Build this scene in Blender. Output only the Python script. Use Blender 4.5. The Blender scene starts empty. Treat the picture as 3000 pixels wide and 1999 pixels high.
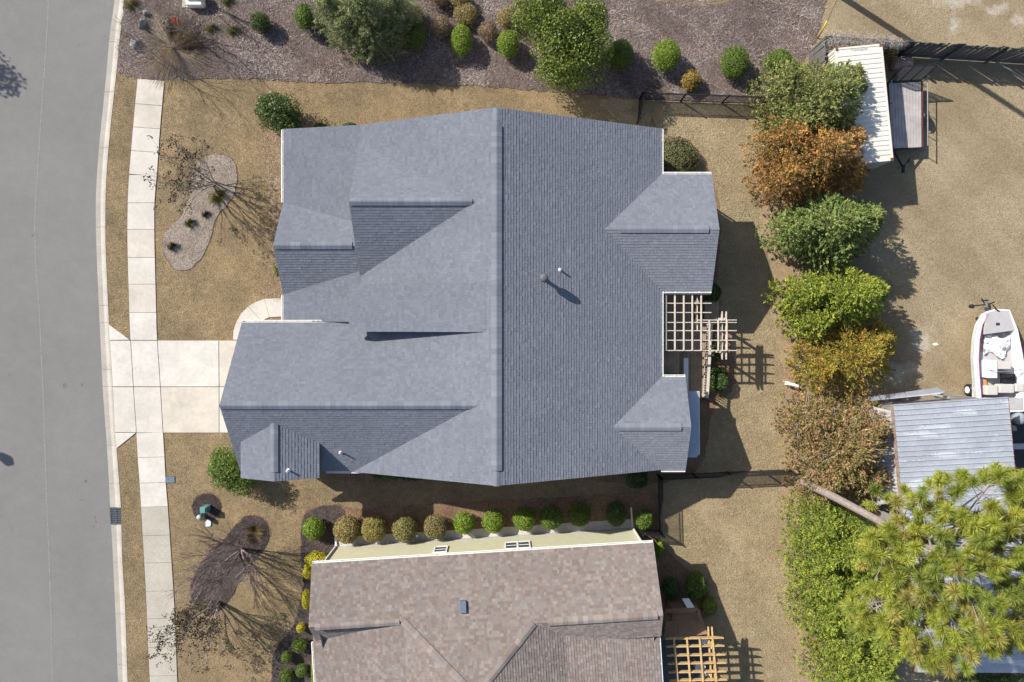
import bpy, bmesh, math, random
import numpy as np
from mathutils import Vector, Matrix
from mathutils.geometry import tessellate_polygon

# ---------------------------------------------------------------- camera, sky, sun, exposure
SC = bpy.context.scene
COL = SC.collection
H = 37.7            # drone height above the lawn, metres
F = 2000.0          # focal length in pixels of the 3000 px wide picture
CX, CY = 1480.0, 946.0   # the spot straight below the drone
SUN_AZ, SUN_EL = 33.0, 37.5
cam_d = bpy.data.cameras.new('camera'); cam = bpy.data.objects.new('camera', cam_d); COL.objects.link(cam)
cam.location = (0, 0, H); cam.rotation_euler = (0, 0, 0)
cam_d.sensor_fit = 'HORIZONTAL'; cam_d.sensor_width = 36.0; cam_d.lens = 24.0
cam_d.shift_x = (1500 - CX) / 3000.0; cam_d.shift_y = -(999.5 - CY) / 3000.0
cam_d.clip_start = 0.5; cam_d.clip_end = 1500.0
SC.camera = cam
world = bpy.data.worlds.new('World'); SC.world = world; world.use_nodes = True
wn = world.node_tree; bg = wn.nodes['Background']
sky = wn.nodes.new('ShaderNodeTexSky'); sky.sky_type = 'NISHITA'; sky.sun_disc = False
sky.sun_elevation = math.radians(SUN_EL); sky.air_density = 1.0; sky.dust_density = 1.2; sky.ozone_density = 1.0
to_sun = Vector((-math.cos(math.radians(SUN_EL)) * math.cos(math.radians(SUN_AZ)),
                 math.cos(math.radians(SUN_EL)) * math.sin(math.radians(SUN_AZ)), math.sin(math.radians(SUN_EL))))
sky.sun_rotation = math.atan2(to_sun.x, to_sun.y)
wn.links.new(sky.outputs['Color'], bg.inputs['Color']); bg.inputs['Strength'].default_value = 0.075
sun_d = bpy.data.lights.new('sun', 'SUN'); sun_d.energy = 3.6; sun_d.angle = math.radians(0.53); sun_d.color = (1.0, 0.95, 0.87)
sun = bpy.data.objects.new('sun', sun_d); COL.objects.link(sun)
sun.rotation_euler = (-to_sun).to_track_quat('-Z', 'Y').to_euler(); sun.location = (-30, 20, 30)
SC.view_settings.view_transform = 'Standard'; SC.view_settings.look = 'None'
SC.view_settings.gamma = 1.0; SC.view_settings.use_curve_mapping = False
SC.view_settings.exposure = 1.04
SC.cycles.max_bounces = 6; SC.cycles.use_denoising = True

rng = np.random.default_rng(7); random.seed(7)

def P(x, y, h=0.0):
    k = (H - h) / F
    return Vector(((x - CX) * k, (CY - y) * k, h))

# ---------------------------------------------------------------- helpers: objects
def tag(o, label=None, cat=None, group=None, kind=None):
    if label: o['label'] = label
    if cat: o['category'] = cat
    if group: o['group'] = group
    if kind: o['kind'] = kind
    return o
def empty(name, loc=(0, 0, 0), rz=0.0, parent=None):
    o = bpy.data.objects.new(name, None); COL.objects.link(o)
    o.location = loc; o.rotation_euler = (0, 0, rz); o.empty_display_size = 0.2
    if parent: o.parent = parent
    return o
def link(name, me, mat=None, parent=None, loc=None):
    o = bpy.data.objects.new(name, me); COL.objects.link(o)
    if mat is not None and not me.materials: me.materials.append(mat)
    if parent is not None:
        o.parent = parent
        if loc is None:     # geometry given in world coordinates; keep it there
            o.matrix_parent_inverse = Matrix.Identity(4)
            pw = world_of(parent)
            o.matrix_local = pw.inverted()
    if loc is not None: o.location = loc
    return o
def world_of(o):
    m = Matrix.LocRotScale(o.location, o.rotation_euler, o.scale)
    return (world_of(o.parent) @ m) if o.parent else m
def np_mesh(name, V, faces, cols=None, smooth=False):
    """V (n,3); faces (m,k) int array, all of one size; cols (n,3)"""
    V = np.asarray(V, dtype=np.float32); faces = np.asarray(faces, dtype=np.int32)
    m, k = faces.shape
    me = bpy.data.meshes.new(name)
    me.vertices.add(len(V)); me.vertices.foreach_set('co', V.ravel())
    me.loops.add(m * k); me.loops.foreach_set('vertex_index', faces.ravel())
    me.polygons.add(m); me.polygons.foreach_set('loop_start', np.arange(0, m * k, k, dtype=np.int32))
    if cols is not None: add_cols(me, cols)
    me.update(calc_edges=True)
    if smooth: me.polygons.foreach_set('use_smooth', np.ones(m, dtype=bool))
    return me
def add_cols(me, cols):
    a = me.color_attributes.new('Col', 'FLOAT_COLOR', 'POINT')
    c = np.ones((len(me.vertices), 4), dtype=np.float32); c[:, :3] = cols
    a.data.foreach_set('color', c.ravel())

class MB:
    def __init__(s): s.v = []; s.f = []
    def add(s, vs, fs):
        n = len(s.v); s.v += [tuple(p) for p in vs]; s.f += [tuple(i + n for i in f) for f in fs]; return s
    def box(s, x0, x1, y0, y1, z0, z1):
        return s.add([(x0,y0,z0),(x1,y0,z0),(x1,y1,z0),(x0,y1,z0),(x0,y0,z1),(x1,y0,z1),(x1,y1,z1),(x0,y1,z1)],
                     [(3,2,1,0),(4,5,6,7),(0,1,5,4),(1,2,6,5),(2,3,7,6),(3,0,4,7)])
    def beam(s, a, b, w, h, up=(0, 0, 1)):
        a = Vector(a); b = Vector(b); d = (b - a).normalized(); up = Vector(up)
        if abs(d.dot(up)) > 0.98: up = Vector((1, 0, 0))
        x = d.cross(up).normalized() * (w / 2); y = x.cross(d).normalized() * (h / 2)
        return s.add([a-x-y, a+x-y, a+x+y, a-x+y, b-x-y, b+x-y, b+x+y, b-x+y],
                     [(0,1,2,3),(7,6,5,4),(4,5,1,0),(5,6,2,1),(6,7,3,2),(7,4,0,3)])
    def tube(s, pts, rad, n=8, caps=True):
        pts = [Vector(p) for p in pts]
        if not hasattr(rad, '__len__'): rad = [rad] * len(pts)
        base = len(s.v)
        for i, p in enumerate(pts):
            d = (pts[min(i+1, len(pts)-1)] - pts[max(i-1, 0)]).normalized()
            up = Vector((0, 0, 1)) if abs(d.z) < 0.95 else Vector((1, 0, 0))
            x = d.cross(up).normalized(); y = x.cross(d)
            for k in range(n):
                t = 2 * math.pi * k / n
                s.v.append(tuple(p + (x * math.cos(t) + y * math.sin(t)) * rad[i]))
        for i in range(len(pts) - 1):
            for k in range(n):
                a = base + i * n + k; b = base + i * n + (k + 1) % n
                s.f.append((a, b, b + n, a + n))
        if caps:
            s.f.append(tuple(base + k for k in reversed(range(n))))
            s.f.append(tuple(base + (len(pts) - 1) * n + k for k in range(n)))
        return s
    def lathe(s, c, prof, n=16):
        c = Vector(c)
        base = len(s.v)
        for r, z in prof:
            for k in range(n):
                t = 2 * math.pi * k / n; s.v.append((c.x + r * math.cos(t), c.y + r * math.sin(t), c.z + z))
        for i in range(len(prof) - 1):
            for k in range(n):
                a = base + i * n + k; b = base + i * n + (k + 1) % n
                s.f.append((a, b, b + n, a + n))
        s.f.append(tuple(base + k for k in reversed(range(n))))
        s.f.append(tuple(base + (len(prof) - 1) * n + k for k in range(n)))
        return s
    def prism(s, poly, z0, z1):
        """poly: list of (x,y), z0/z1: number or function(x,y)"""
        g0 = z0 if callable(z0) else (lambda x, y: z0); g1 = z1 if callable(z1) else (lambda x, y: z1)
        ar = sum(poly[i][0]*poly[(i+1) % len(poly)][1] - poly[(i+1) % len(poly)][0]*poly[i][1] for i in range(len(poly)))
        if ar < 0: poly = poly[::-1]
        n = len(poly); base = len(s.v)
        s.v += [(x, y, g0(x, y)) for x, y in poly] + [(x, y, g1(x, y)) for x, y in poly]
        for i in range(n):
            j = (i + 1) % n; s.f.append((base+i, base+j, base+n+j, base+n+i))
        if n <= 4:
            s.f.append(tuple(base + i for i in reversed(range(n)))); s.f.append(tuple(base + n + i for i in range(n)))
        else:
            for t in tessellate_polygon([[Vector((x, y, 0)) for x, y in poly]]):
                a, b, c = t
                pa, pb, pc = poly[a], poly[b], poly[c]
                if (pb[0]-pa[0])*(pc[1]-pa[1]) - (pb[1]-pa[1])*(pc[0]-pa[0]) < 0: b, c = c, b
                s.f.append((base+n+a, base+n+b, base+n+c)); s.f.append((base+c, base+b, base+a))
        return s
    def mesh(s, name, smooth=False, bevel=0.0):
        me = bpy.data.meshes.new(name); me.from_pydata(s.v, [], s.f); me.update()
        if bevel > 0:
            bm = bmesh.new(); bm.from_mesh(me)
            bmesh.ops.remove_doubles(bm, verts=bm.verts, dist=1e-5)
            bmesh.ops.bevel(bm, geom=[e for e in bm.edges if len(e.link_faces) == 2 and e.calc_face_angle(0) > 0.5],
                            offset=bevel, segments=2, affect='EDGES', profile=0.7)
            bm.to_mesh(me); bm.free()
        if smooth: me.polygons.foreach_set('use_smooth', [True] * len(me.polygons))
        return me
    def build(s, name, mat, parent=None, smooth=False, bevel=0.0):
        return link(name, s.mesh(name, smooth, bevel), mat, parent)

# ---------------------------------------------------------------- helpers: materials
MATS = {}
def srgb(*c):
    return tuple(((v/255.0)/12.92 if v/255.0 <= 0.04045 else ((v/255.0+0.055)/1.055)**2.4) for v in c)
def mat(name, col=(0.5,0.5,0.5), rough=0.8, metal=0.0, spec=0.3, noise=None, bump=None, attr=False, col2=None, transl=0.0, droug=0.0):
    """noise=(scale, amount, detail) mixes col with col2; bump=(scale, strength, distance)"""
    if name in MATS: return MATS[name]
    m = bpy.data.materials.new(name); m.use_nodes = True; nt = m.node_tree; N = nt.nodes; L = nt.links
    bs = N['Principled BSDF']
    bs.inputs['Base Color'].default_value = (*col, 1); bs.inputs['Roughness'].default_value = rough
    bs.inputs['Metallic'].default_value = metal; bs.inputs['Specular IOR Level'].default_value = spec; bs.inputs['Diffuse Roughness'].default_value = droug
    tc = N.new('ShaderNodeTexCoord'); out = None
    if attr:
        at = N.new('ShaderNodeAttribute'); at.attribute_name = 'Col'; out = at.outputs['Color']
    if noise:
        layers = noise if isinstance(noise, list) else [noise]
        for q, (sc, amt, det) in enumerate(layers):
            nz = N.new('ShaderNodeTexNoise'); nz.inputs['Scale'].default_value = sc; nz.inputs['Detail'].default_value = det
            nz.inputs['Roughness'].default_value = 0.6
            L.new(tc.outputs['Object'], nz.inputs['Vector'])
            rp = N.new('ShaderNodeMapRange'); rp.inputs['From Min'].default_value = 0.32; rp.inputs['From Max'].default_value = 0.68
            L.new(nz.outputs['Fac'], rp.inputs['Value'])
            if col2 is not None and q == 0 and not attr:
                mx = N.new('ShaderNodeMix'); mx.data_type = 'RGBA'
                mx.inputs['A'].default_value = (*col, 1); mx.inputs['B'].default_value = (*col2, 1)
                L.new(rp.outputs['Result'], mx.inputs['Factor']); out = mx.outputs['Result']
            else:
                rp.inputs['To Min'].default_value = 1 - amt; rp.inputs['To Max'].default_value = 1 + amt
                mu = N.new('ShaderNodeMix'); mu.data_type = 'RGBA'; mu.blend_type = 'MULTIPLY'; mu.inputs['Factor'].default_value = 1.0
                if out is None: mu.inputs['A'].default_value = (*col, 1)
                else: L.new(out, mu.inputs['A'])
                cb = N.new('ShaderNodeCombineColor')
                for ch in ('Red', 'Green', 'Blue'): L.new(rp.outputs['Result'], cb.inputs[ch])
                L.new(cb.outputs['Color'], mu.inputs['B']); out = mu.outputs['Result']
    if out is not None: L.new(out, bs.inputs['Base Color'])
    if bump:
        bl = bump if isinstance(bump, list) else [bump]; prev = None
        for sc, st, di in bl:
            nz = N.new('ShaderNodeTexNoise'); nz.inputs['Scale'].default_value = sc; nz.inputs['Detail'].default_value = 4
            L.new(tc.outputs['Object'], nz.inputs['Vector'])
            bp = N.new('ShaderNodeBump'); bp.inputs['Strength'].default_value = st; bp.inputs['Distance'].default_value = di
            L.new(nz.outputs['Fac'], bp.inputs['Height'])
            if prev is not None: L.new(prev, bp.inputs['Normal'])
            prev = bp.outputs['Normal']
        L.new(prev, bs.inputs['Normal'])
    if transl > 0:
        tr = N.new('ShaderNodeBsdfTranslucent'); ms = N.new('ShaderNodeMixShader'); ms.inputs['Fac'].default_value = transl
        if out is not None: L.new(out, tr.inputs['Color'])
        else: tr.inputs['Color'].default_value = (*col, 1)
        L.new(bs.outputs['BSDF'], ms.inputs[1]); L.new(tr.outputs['BSDF'], ms.inputs[2])
        L.new(ms.outputs['Shader'], N['Material Output'].inputs['Surface'])
    MATS[name] = m
    return m

M_asphalt = mat('asphalt', (0.172, 0.166, 0.16), 0.9, noise=[(0.2, 0.06, 4), (1.6, 0.03, 6), (12, 0.07, 6), (60, 0.16, 3)], bump=[(70, 0.5, 0.008)])
M_seam = mat('asphalt_seam', (0.205, 0.20, 0.195), 0.9, noise=[(8, 0.2, 4)])
M_conc = mat('concrete', (0.49, 0.455, 0.405), 0.85, noise=[(0.7, 0.10, 6), (5, 0.06, 6), (80, 0.05, 2)], bump=[(90, 0.2, 0.004)])
M_concs = [M_conc] + [mat('concrete_%s' % k, col_, 0.85, noise=[(0.8, 0.11, 6), (4.5, 0.07, 6), (80, 0.05, 2)], bump=[(90, 0.2, 0.004)]) for k, col_ in (('warm', (0.475, 0.43, 0.37)), ('pale', (0.51, 0.48, 0.435)))]
M_conc_old = mat('old_concrete', (0.375, 0.345, 0.29), 0.88, noise=[(0.7, 0.10, 4), (9, 0.09, 6), (80, 0.08, 2)], bump=[(90, 0.25, 0.004)])
M_gutterpan = mat('kerb_concrete', (0.37, 0.34, 0.295), 0.88, noise=[(1.0, 0.12, 5), (11, 0.10, 6)], bump=[(80, 0.3, 0.004)])
M_joint = mat('joint_dirt', (0.09, 0.075, 0.06), 0.95, noise=[(14, 0.3, 3)])
M_edge = mat('edge_soil', (0.15, 0.095, 0.06), 0.95, noise=[(6, 0.3, 5)])
M_soil = mat('soil', (0.20, 0.15, 0.10), 0.95, noise=[(1.2, 0.15, 5), (12, 0.25, 5)], bump=[(20, 0.6, 0.03)])
M_lawn = mat('dormant_lawn', (0.18, 0.138, 0.083), 0.95, spec=0.1, col2=(0.30, 0.22, 0.125), noise=[(0.45, 1, 5), (3.0, 0.16, 6), (17, 0.30, 6), (70, 0.3, 3)], bump=[(14, 0.8, 0.05), (60, 0.9, 0.03)])
M_backlawn = mat('sparse_lawn', (0.26, 0.20, 0.12), 0.95, spec=0.1, col2=(0.35, 0.275, 0.17), noise=[(0.5, 1, 5), (2.5, 0.14, 6), (11, 0.22, 6), (60, 0.28, 3)], bump=[(10, 0.8, 0.06), (55, 0.9, 0.03)])
M_yard = mat('sandy_yard', (0.27, 0.225, 0.15), 0.95, spec=0.1, col2=(0.37, 0.315, 0.225), noise=[(0.6, 1, 6), (4, 0.16, 6), (22, 0.25, 5)], bump=[(12, 0.7, 0.04), (60, 0.8, 0.02)])
M_sand = mat('pale_sand', (0.50, 0.46, 0.40), 0.95, spec=0.1, noise=[(3, 0.2, 6), (20, 0.25, 5)], bump=[(30, 0.5, 0.02)])
M_mulch = mat('grey_mulch', (0.10, 0.074, 0.063), 0.95, spec=0.1, col2=(0.215, 0.17, 0.155), noise=[(0.9, 1, 6), (7, 0.3, 6), (35, 0.4, 4)], bump=[(25, 1.0, 0.05), (80, 1.0, 0.03)])
M_straw2 = mat('pale_straw_mulch', (0.20, 0.16, 0.13), 0.95, spec=0.1, col2=(0.31, 0.26, 0.22), noise=[(1.3, 1, 6), (8, 0.25, 6), (35, 0.35, 4)], bump=[(25, 1.0, 0.04)])
M_barkmulch = mat('dark_mulch', (0.058, 0.045, 0.042), 0.95, spec=0.1, col2=(0.10, 0.082, 0.078), noise=[(1.5, 1, 6), (10, 0.3, 6), (45, 0.4, 4)], bump=[(35, 1.0, 0.04)])
M_straw = mat('red_pine_straw', (0.17, 0.105, 0.07), 0.95, spec=0.1, col2=(0.25, 0.165, 0.105), noise=[(0.8, 1, 6), (8, 0.25, 6), (40, 0.35, 4)], bump=[(30, 1.0, 0.04)])
M_dirt = mat('bare_dirt', (0.27, 0.19, 0.115), 0.95, spec=0.1, col2=(0.36, 0.265, 0.17), noise=[(0.8, 1, 6), (8, 0.2, 6), (40, 0.25, 4)], bump=[(30, 0.8, 0.03)])
M_leaf = mat('leaf', attr=True, rough=0.5, spec=0.35, transl=0.22)
M_gloss = mat('glossy_leaf', attr=True, rough=0.42, spec=0.35, transl=0.2)
M_needle = mat('needle', attr=True, rough=0.55, spec=0.3, transl=0.25)
M_litter = mat('litter', attr=True, rough=0.9, spec=0.1)
M_bark = mat('bark', (0.15, 0.12, 0.095), 0.9, noise=[(9, 0.3, 5)], bump=[(25, 0.8, 0.02)])
M_greybark = mat('pale_bark', (0.30, 0.265, 0.235), 0.85, noise=[(7, 0.25, 5)], bump=[(25, 0.5, 0.01)])
M_shingle = mat('shingle', attr=True, rough=0.92, spec=0.25, droug=0.5, noise=[(0.35, 0.05, 4), (160, 0.22, 2)], bump=[(220, 0.35, 0.003)])
M_deckfelt = mat('roof_deck', (0.10, 0.105, 0.12), 0.9, noise=[(10, 0.15, 4)])
M_deckfelt2 = mat('brown_roof_deck', (0.16, 0.13, 0.115), 0.9, noise=[(10, 0.15, 4)])
M_white = mat('white_trim', (0.78, 0.76, 0.72), 0.45, noise=[(5, 0.05, 4)])
M_siding = mat('grey_siding', (0.46, 0.45, 0.42), 0.6, noise=[(4, 0.06, 4)])
M_yellow = mat('cream_siding', (0.47, 0.455, 0.315), 0.6, noise=[(3, 0.05, 4)])
M_found = mat('foundation', (0.45, 0.44, 0.43), 0.85, noise=[(6, 0.12, 5)])
M_glass = mat('window_glass', (0.06, 0.08, 0.10), 0.05, spec=0.7)
M_black = mat('black_metal', (0.018, 0.018, 0.02), 0.45, spec=0.4, noise=[(20, 0.2, 3)])
M_steel = mat('galvanised', (0.32, 0.33, 0.34), 0.45, metal=0.6, noise=[(12, 0.2, 4)])
M_pvc = mat('white_pvc', (0.80, 0.80, 0.80), 0.4)
M_perg = mat('weathered_pergola', (0.50, 0.44, 0.375), 0.8, noise=[(3, 0.15, 5), (25, 0.15, 4)])
M_ced = mat('cedar_pergola', (0.50, 0.34, 0.16), 0.75, noise=[(3, 0.18, 5), (25, 0.15, 4)])
M_deckwood = mat('deck_wood', (0.31, 0.235, 0.165), 0.85, noise=[(2, 0.2, 5), (22, 0.2, 4)])
M_brownwood = mat('brown_stain', (0.22, 0.14, 0.09), 0.75, noise=[(2, 0.15, 5), (22, 0.15, 4)])
M_greywood = mat('grey_wood', (0.36, 0.335, 0.325), 0.88, noise=[(2, 0.16, 5), (26, 0.22, 4)], bump=[(30, 0.4, 0.006)])
M_fencewood = mat('dark_fence_wood', (0.115, 0.11, 0.105), 0.9, noise=[(2, 0.2, 5), (26, 0.25, 4)])
M_rust = mat('rust', (0.19, 0.055, 0.03), 0.85, noise=[(14, 0.4, 6)])
M_contw = mat('container_white', (0.62, 0.595, 0.53), 0.5, noise=[(0.9, 0.05, 5), (7, 0.05, 6)])
M_tin = mat('shed_tin', (0.40, 0.425, 0.465), 0.42, metal=0.25, spec=0.5, noise=[(0.8, 0.10, 5), (9, 0.10, 6)])
def add_patches(m, base, pale):
    nt = m.node_tree; N = nt.nodes; L = nt.links; bs = N['Principled BSDF']
    src = bs.inputs['Base Color'].links[0].from_socket
    tc = N.new('ShaderNodeTexCoord'); mp = N.new('ShaderNodeMapping'); mp.inputs['Scale'].default_value = (0.42, 1.9, 0.0); mp.inputs['Location'].default_value = (0.35, 0.2, 0)
    L.new(tc.outputs['Object'], mp.inputs['Vector'])
    n1 = N.new('ShaderNodeTexNoise'); n1.inputs['Scale'].default_value = 1.0; n1.inputs['Detail'].default_value = 1.0; L.new(mp.outputs['Vector'], n1.inputs['Vector'])
    n2 = N.new('ShaderNodeTexNoise'); n2.inputs['Scale'].default_value = 9.0; n2.inputs['Detail'].default_value = 5.0; L.new(tc.outputs['Object'], n2.inputs['Vector'])
    ad = N.new('ShaderNodeMath'); ad.operation = 'MULTIPLY_ADD'; ad.inputs[1].default_value = 0.22; L.new(n2.outputs['Fac'], ad.inputs[0]); L.new(n1.outputs['Fac'], ad.inputs[2])
    rp = N.new('ShaderNodeMapRange'); rp.inputs['From Min'].default_value = 0.725; rp.inputs['From Max'].default_value = 0.78; rp.inputs['To Max'].default_value = 0.8; L.new(ad.outputs['Value'], rp.inputs['Value'])
    mx = N.new('ShaderNodeMix'); mx.data_type = 'RGBA'; mx.inputs['B'].default_value = (*pale, 1); L.new(src, mx.inputs['A']); L.new(rp.outputs['Result'], mx.inputs['Factor'])
    L.new(mx.outputs['Result'], bs.inputs['Base Color'])
add_patches(M_tin, None, (0.58, 0.60, 0.63))
M_tin2 = mat('lean_to_tin', (0.34, 0.325, 0.33), 0.55, metal=0.1, noise=[(1.2, 0.14, 6), (10, 0.12, 6)])
# ---------------------------------------------------------------- ground, road, pavements, beds
def smooth_line(pts, n=6):
    """Catmull-Rom through 2D points"""
    pts = [Vector((p[0], p[1])) for p in pts]; out = []
    for i in range(len(pts) - 1):
        p0 = pts[max(i-1, 0)]; p1 = pts[i]; p2 = pts[i+1]; p3 = pts[min(i+2, len(pts)-1)]
        for k in range(n):
            t = k / n
            out.append(0.5 * ((2*p1) + (p2-p0)*t + (2*p0-5*p1+4*p2-p3)*t*t + (3*p1-p0-3*p2+p3)*t**3))
    out.append(pts[-1]); return out
def line_x(line, y):
    for a, b in zip(line[:-1], line[1:]):
        if a.y <= y <= b.y: return a.x + (b.x - a.x) * (y - a.y) / max(b.y - a.y, 1e-6)
    return line[0].x if y < line[0].y else line[-1].x
kerb_in = smooth_line([(352,-200),(333,0),(320,89),(308,223),(297,335),(286,446),(278,580),(279,700),(281,762),(290,962),(298,1132),(308,1275),(314,1366),(320,1486),(327,1611),(336,1812),(343,1999),(352,2250)])
kerb_out = smooth_line([(388,-200),(366,0),(355,76),(341,214),(333,286),(319,424),(310,558),(309,700),(312,784),(319,940),(330,1141),(338,1275),(342,1321),(354,1486),(358,1634),(367,1790),(374,1999),(385,2250)])
walk_in = smooth_line([(404,234),(393,348),(385,442),(379,513),(375,594),(374,700),(377,829),(383,998),(400,1266),(405,1350),(410,1415),(416,1522),(428,1728),(434,1879),(440,1999),(452,2250)])
walk_out = smooth_line([(482,235),(469,382),(460,513),(453,598),(453,700),(454,753),(458,913),(461,998),(478,1268),(483,1350),(486,1415),(492,1484),(503,1647),(512,1790),(520,1999),(533,2250)])
def w2(x, y): v = P(x, y); return (v.x, v.y)
def rough_poly(px, step=0.3, jit=0.05, world=False, seed=1, closed_smooth=True):
    r = random.Random(seed)
    pts = [Vector(p) if world else Vector(w2(*p)) for p in px]
    if closed_smooth:
        n = len(pts); out = []
        for i in range(n):
            p0, p1, p2, p3 = pts[i-1], pts[i], pts[(i+1) % n], pts[(i+2) % n]
            m = max(2, int((p2-p1).length / step))
            for k in range(m):
                t = k / m
                out.append(0.5 * ((2*p1) + (p2-p0)*t + (2*p0-5*p1+4*p2-p3)*t*t + (3*p1-p0-3*p2+p3)*t**3))
        pts = out
    else:
        out = []
        for i in range(len(pts)):
            a, b = pts[i], pts[(i+1) % len(pts)]; m = max(1, int((b-a).length / step))
            m = min(m, 400)
            for k in range(m): out.append(a.lerp(b, k / m))
        pts = out
    return [(p.x + r.uniform(-jit, jit), p.y + r.uniform(-jit, jit)) for p in pts]
def sheet(name, poly, z, m, thick=0.0):
    mb = MB()
    if thick > 0: mb.prism(poly, z - thick, z)
    else:
        vs = [(x, y, z) for x, y in poly]; fs = []
        for a, b, c in tessellate_polygon([[Vector((x, y, 0)) for x, y in poly]]):
            pa, pb, pc = poly[a], poly[b], poly[c]
            fs.append((a, b, c) if (pb[0]-pa[0])*(pc[1]-pa[1]) - (pb[1]-pa[1])*(pc[0]-pa[0]) > 0 else (a, c, b))
        mb.add(vs, fs)
    return mb.build(name, m)
def struct(o): o['kind'] = 'structure'; return o
BIG = 400.0
struct(sheet('ground', [(-BIG,-BIG),(BIG,-BIG),(BIG,BIG),(-BIG,BIG)], -0.30, M_soil))
kin = [w2(p.x, p.y) for p in kerb_in]; kout = [w2(p.x, p.y) for p in kerb_out]; win = [w2(p.x, p.y) for p in walk_in]; wout = [w2(p.x, p.y) for p in walk_out]
ZR = -0.10
struct(sheet('road', [(-33.5, BIG), (kin[0][0] + 8, BIG)] + kin + [(kin[-1][0] + 8, -BIG), (-33.5, -BIG)], ZR, M_asphalt))
# thin paving seam along the carriageway
seam = smooth_line([(140,-120),(138,0),(133,110),(118,330),(107,500),(99,640),(101,760),(111,900),(118,1050),(124,1180),(128,1300),(133,1450),(139,1600),(146,1800),(152,2120)])
sl = [Vector(w2(p.x, p.y)) for p in seam]
struct(sheet('road_seam', [(p.x - 0.035, p.y) for p in sl] + [(p.x + 0.035, p.y) for p in reversed(sl)], ZR + 0.004, M_seam))
M_stain = mat('oil_stain', (0.12, 0.115, 0.11), 0.85, noise=[(7, 0.25, 5)])
for i, (x, y, rx, ry) in enumerate(((248,1413,4,6),(275,1518,3,4),(278,1530,2,3),(271,1545,3,3),(235,1467,2,2),(186,1130,6,7),(237,1127,3,5),(24,1100,2,4),(92,690,3,3),(228,130,2,3),(45,110,14,6))):
    struct(sheet('road_stain', rough_poly([(x + rx*math.cos(t), y + ry*math.sin(t)) for t in np.linspace(0, 5.6, 8)], 0.05, 0.012, seed=50+i), ZR + 0.004, M_stain if i != 10 else mat('tar_patch', (0.15, 0.145, 0.14), 0.9, noise=[(5, 0.2, 5)])))
# lawns: everything east of the kerb, and the far verge
lawn_poly = [(kout[0][0] + 8, BIG)] + kout + [(kout[-1][0] + 8, -BIG), (BIG, -BIG), (BIG, BIG)]
struct(sheet('front_lawn', lawn_poly, -0.012, M_lawn, 0.25))
struct(sheet('far_verge', [(-BIG, -BIG), (-33.6, -BIG), (-33.6, BIG), (-BIG, BIG)], -0.012, M_lawn, 0.25))
# overlays
struct(sheet('back_lawn', rough_poly([(1760,300),(1870,290),(2250,300),(2260,480),(2250,800),(2330,1000),(2300,1200),(2320,1420),(2310,1600),(2330,1800),(2340,2150),(1960,2150),(1950,1700),(1940,1560),(1935,1400),(1900,1250),(1880,800),(1850,420)], 0.4, 0.12, seed=3), -0.008, M_backlawn))
def vn2(p, s, seed=0):
    q_ = np.asarray(p) / s + seed * 13.7
    return (np.sin(q_[:,0]*1.7 + 1.3*np.sin(q_[:,1]*1.1)) + np.sin(q_[:,1]*2.1 + 1.7*np.sin(q_[:,0]*0.9+2)) + np.sin((q_[:,0]+q_[:,1])*1.3+4)) / 3
SANDY = [(2800,0,90,30),(2795,70,22,40),(2925,28,40,25),(2985,60,30,25),(2700,1000,45,60),(2620,1090,100,45)]
def sandiness(pts):
    f = np.zeros(len(pts))
    for x, y, rx, ry in SANDY:
        c_ = P(x, y); k_ = H/F; f = np.maximum(f, np.exp(-(((pts[:,0]-c_.x)/(rx*k_))**2 + ((pts[:,1]-c_.y)/(ry*k_))**2)))
    return np.clip((f + 0.22*vn2(pts, 0.35, 1) + 0.18*vn2(pts, 0.13, 4) - 0.42)*1.7, 0, 0.85)
gx0, gx1, gy0, gy1 = 16.6, 30.0, -26.0, 24.0; st_ = 0.12
gxs = np.arange(gx0, gx1, st_); gys = np.arange(gy0, gy1, st_); GX, GY = np.meshgrid(gxs, gys); pts_ = np.column_stack([GX.ravel(), GY.ravel()])
sf = sandiness(pts_)[:, None]; tt_ = np.clip(0.5 + 0.6*vn2(pts_, 1.6, 2) + 0.25*vn2(pts_, 0.4, 6), 0, 1)[:, None]
yc = (np.array([0.245, 0.19, 0.118])*(1-tt_) + np.array([0.325, 0.262, 0.17])*tt_)*(1-sf) + np.array([0.42, 0.375, 0.31])*sf
nx, ny = len(gxs), len(gys); ii, jj = np.meshgrid(np.arange(nx-1), np.arange(ny-1)); ii = ii.ravel(); jj = jj.ravel()
yard = link('side_yard', np_mesh('side_yard', np.column_stack([pts_, np.full(len(pts_), -0.004)]), np.column_stack([jj*nx+ii, jj*nx+ii+1, (jj+1)*nx+ii+1, (jj+1)*nx+ii]), yc), mat('yard_ground', attr=True, rough=0.95, spec=0.1, noise=[(5, 0.14, 6), (24, 0.25, 5)], bump=[(12, 0.7, 0.04), (60, 0.8, 0.02)])); struct(yard)
struct(sheet('outer_yard', [(30.0, -60), (200, -60), (200, 60), (30.0, 60)], -0.004, M_yard))
struct(sheet('dirt_strip', rough_poly([(2235,300),(2300,420),(2330,700),(2380,1000),(2400,1200),(2420,1420),(2400,1700),(2420,2050),(2350,2050),(2330,1850),(2310,1620),(2290,1450),(2280,1300),(2300,1150),(2275,1000),(2250,750),(2215,520)], 0.4, 0.10, seed=5), 0.0, M_dirt))
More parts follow.
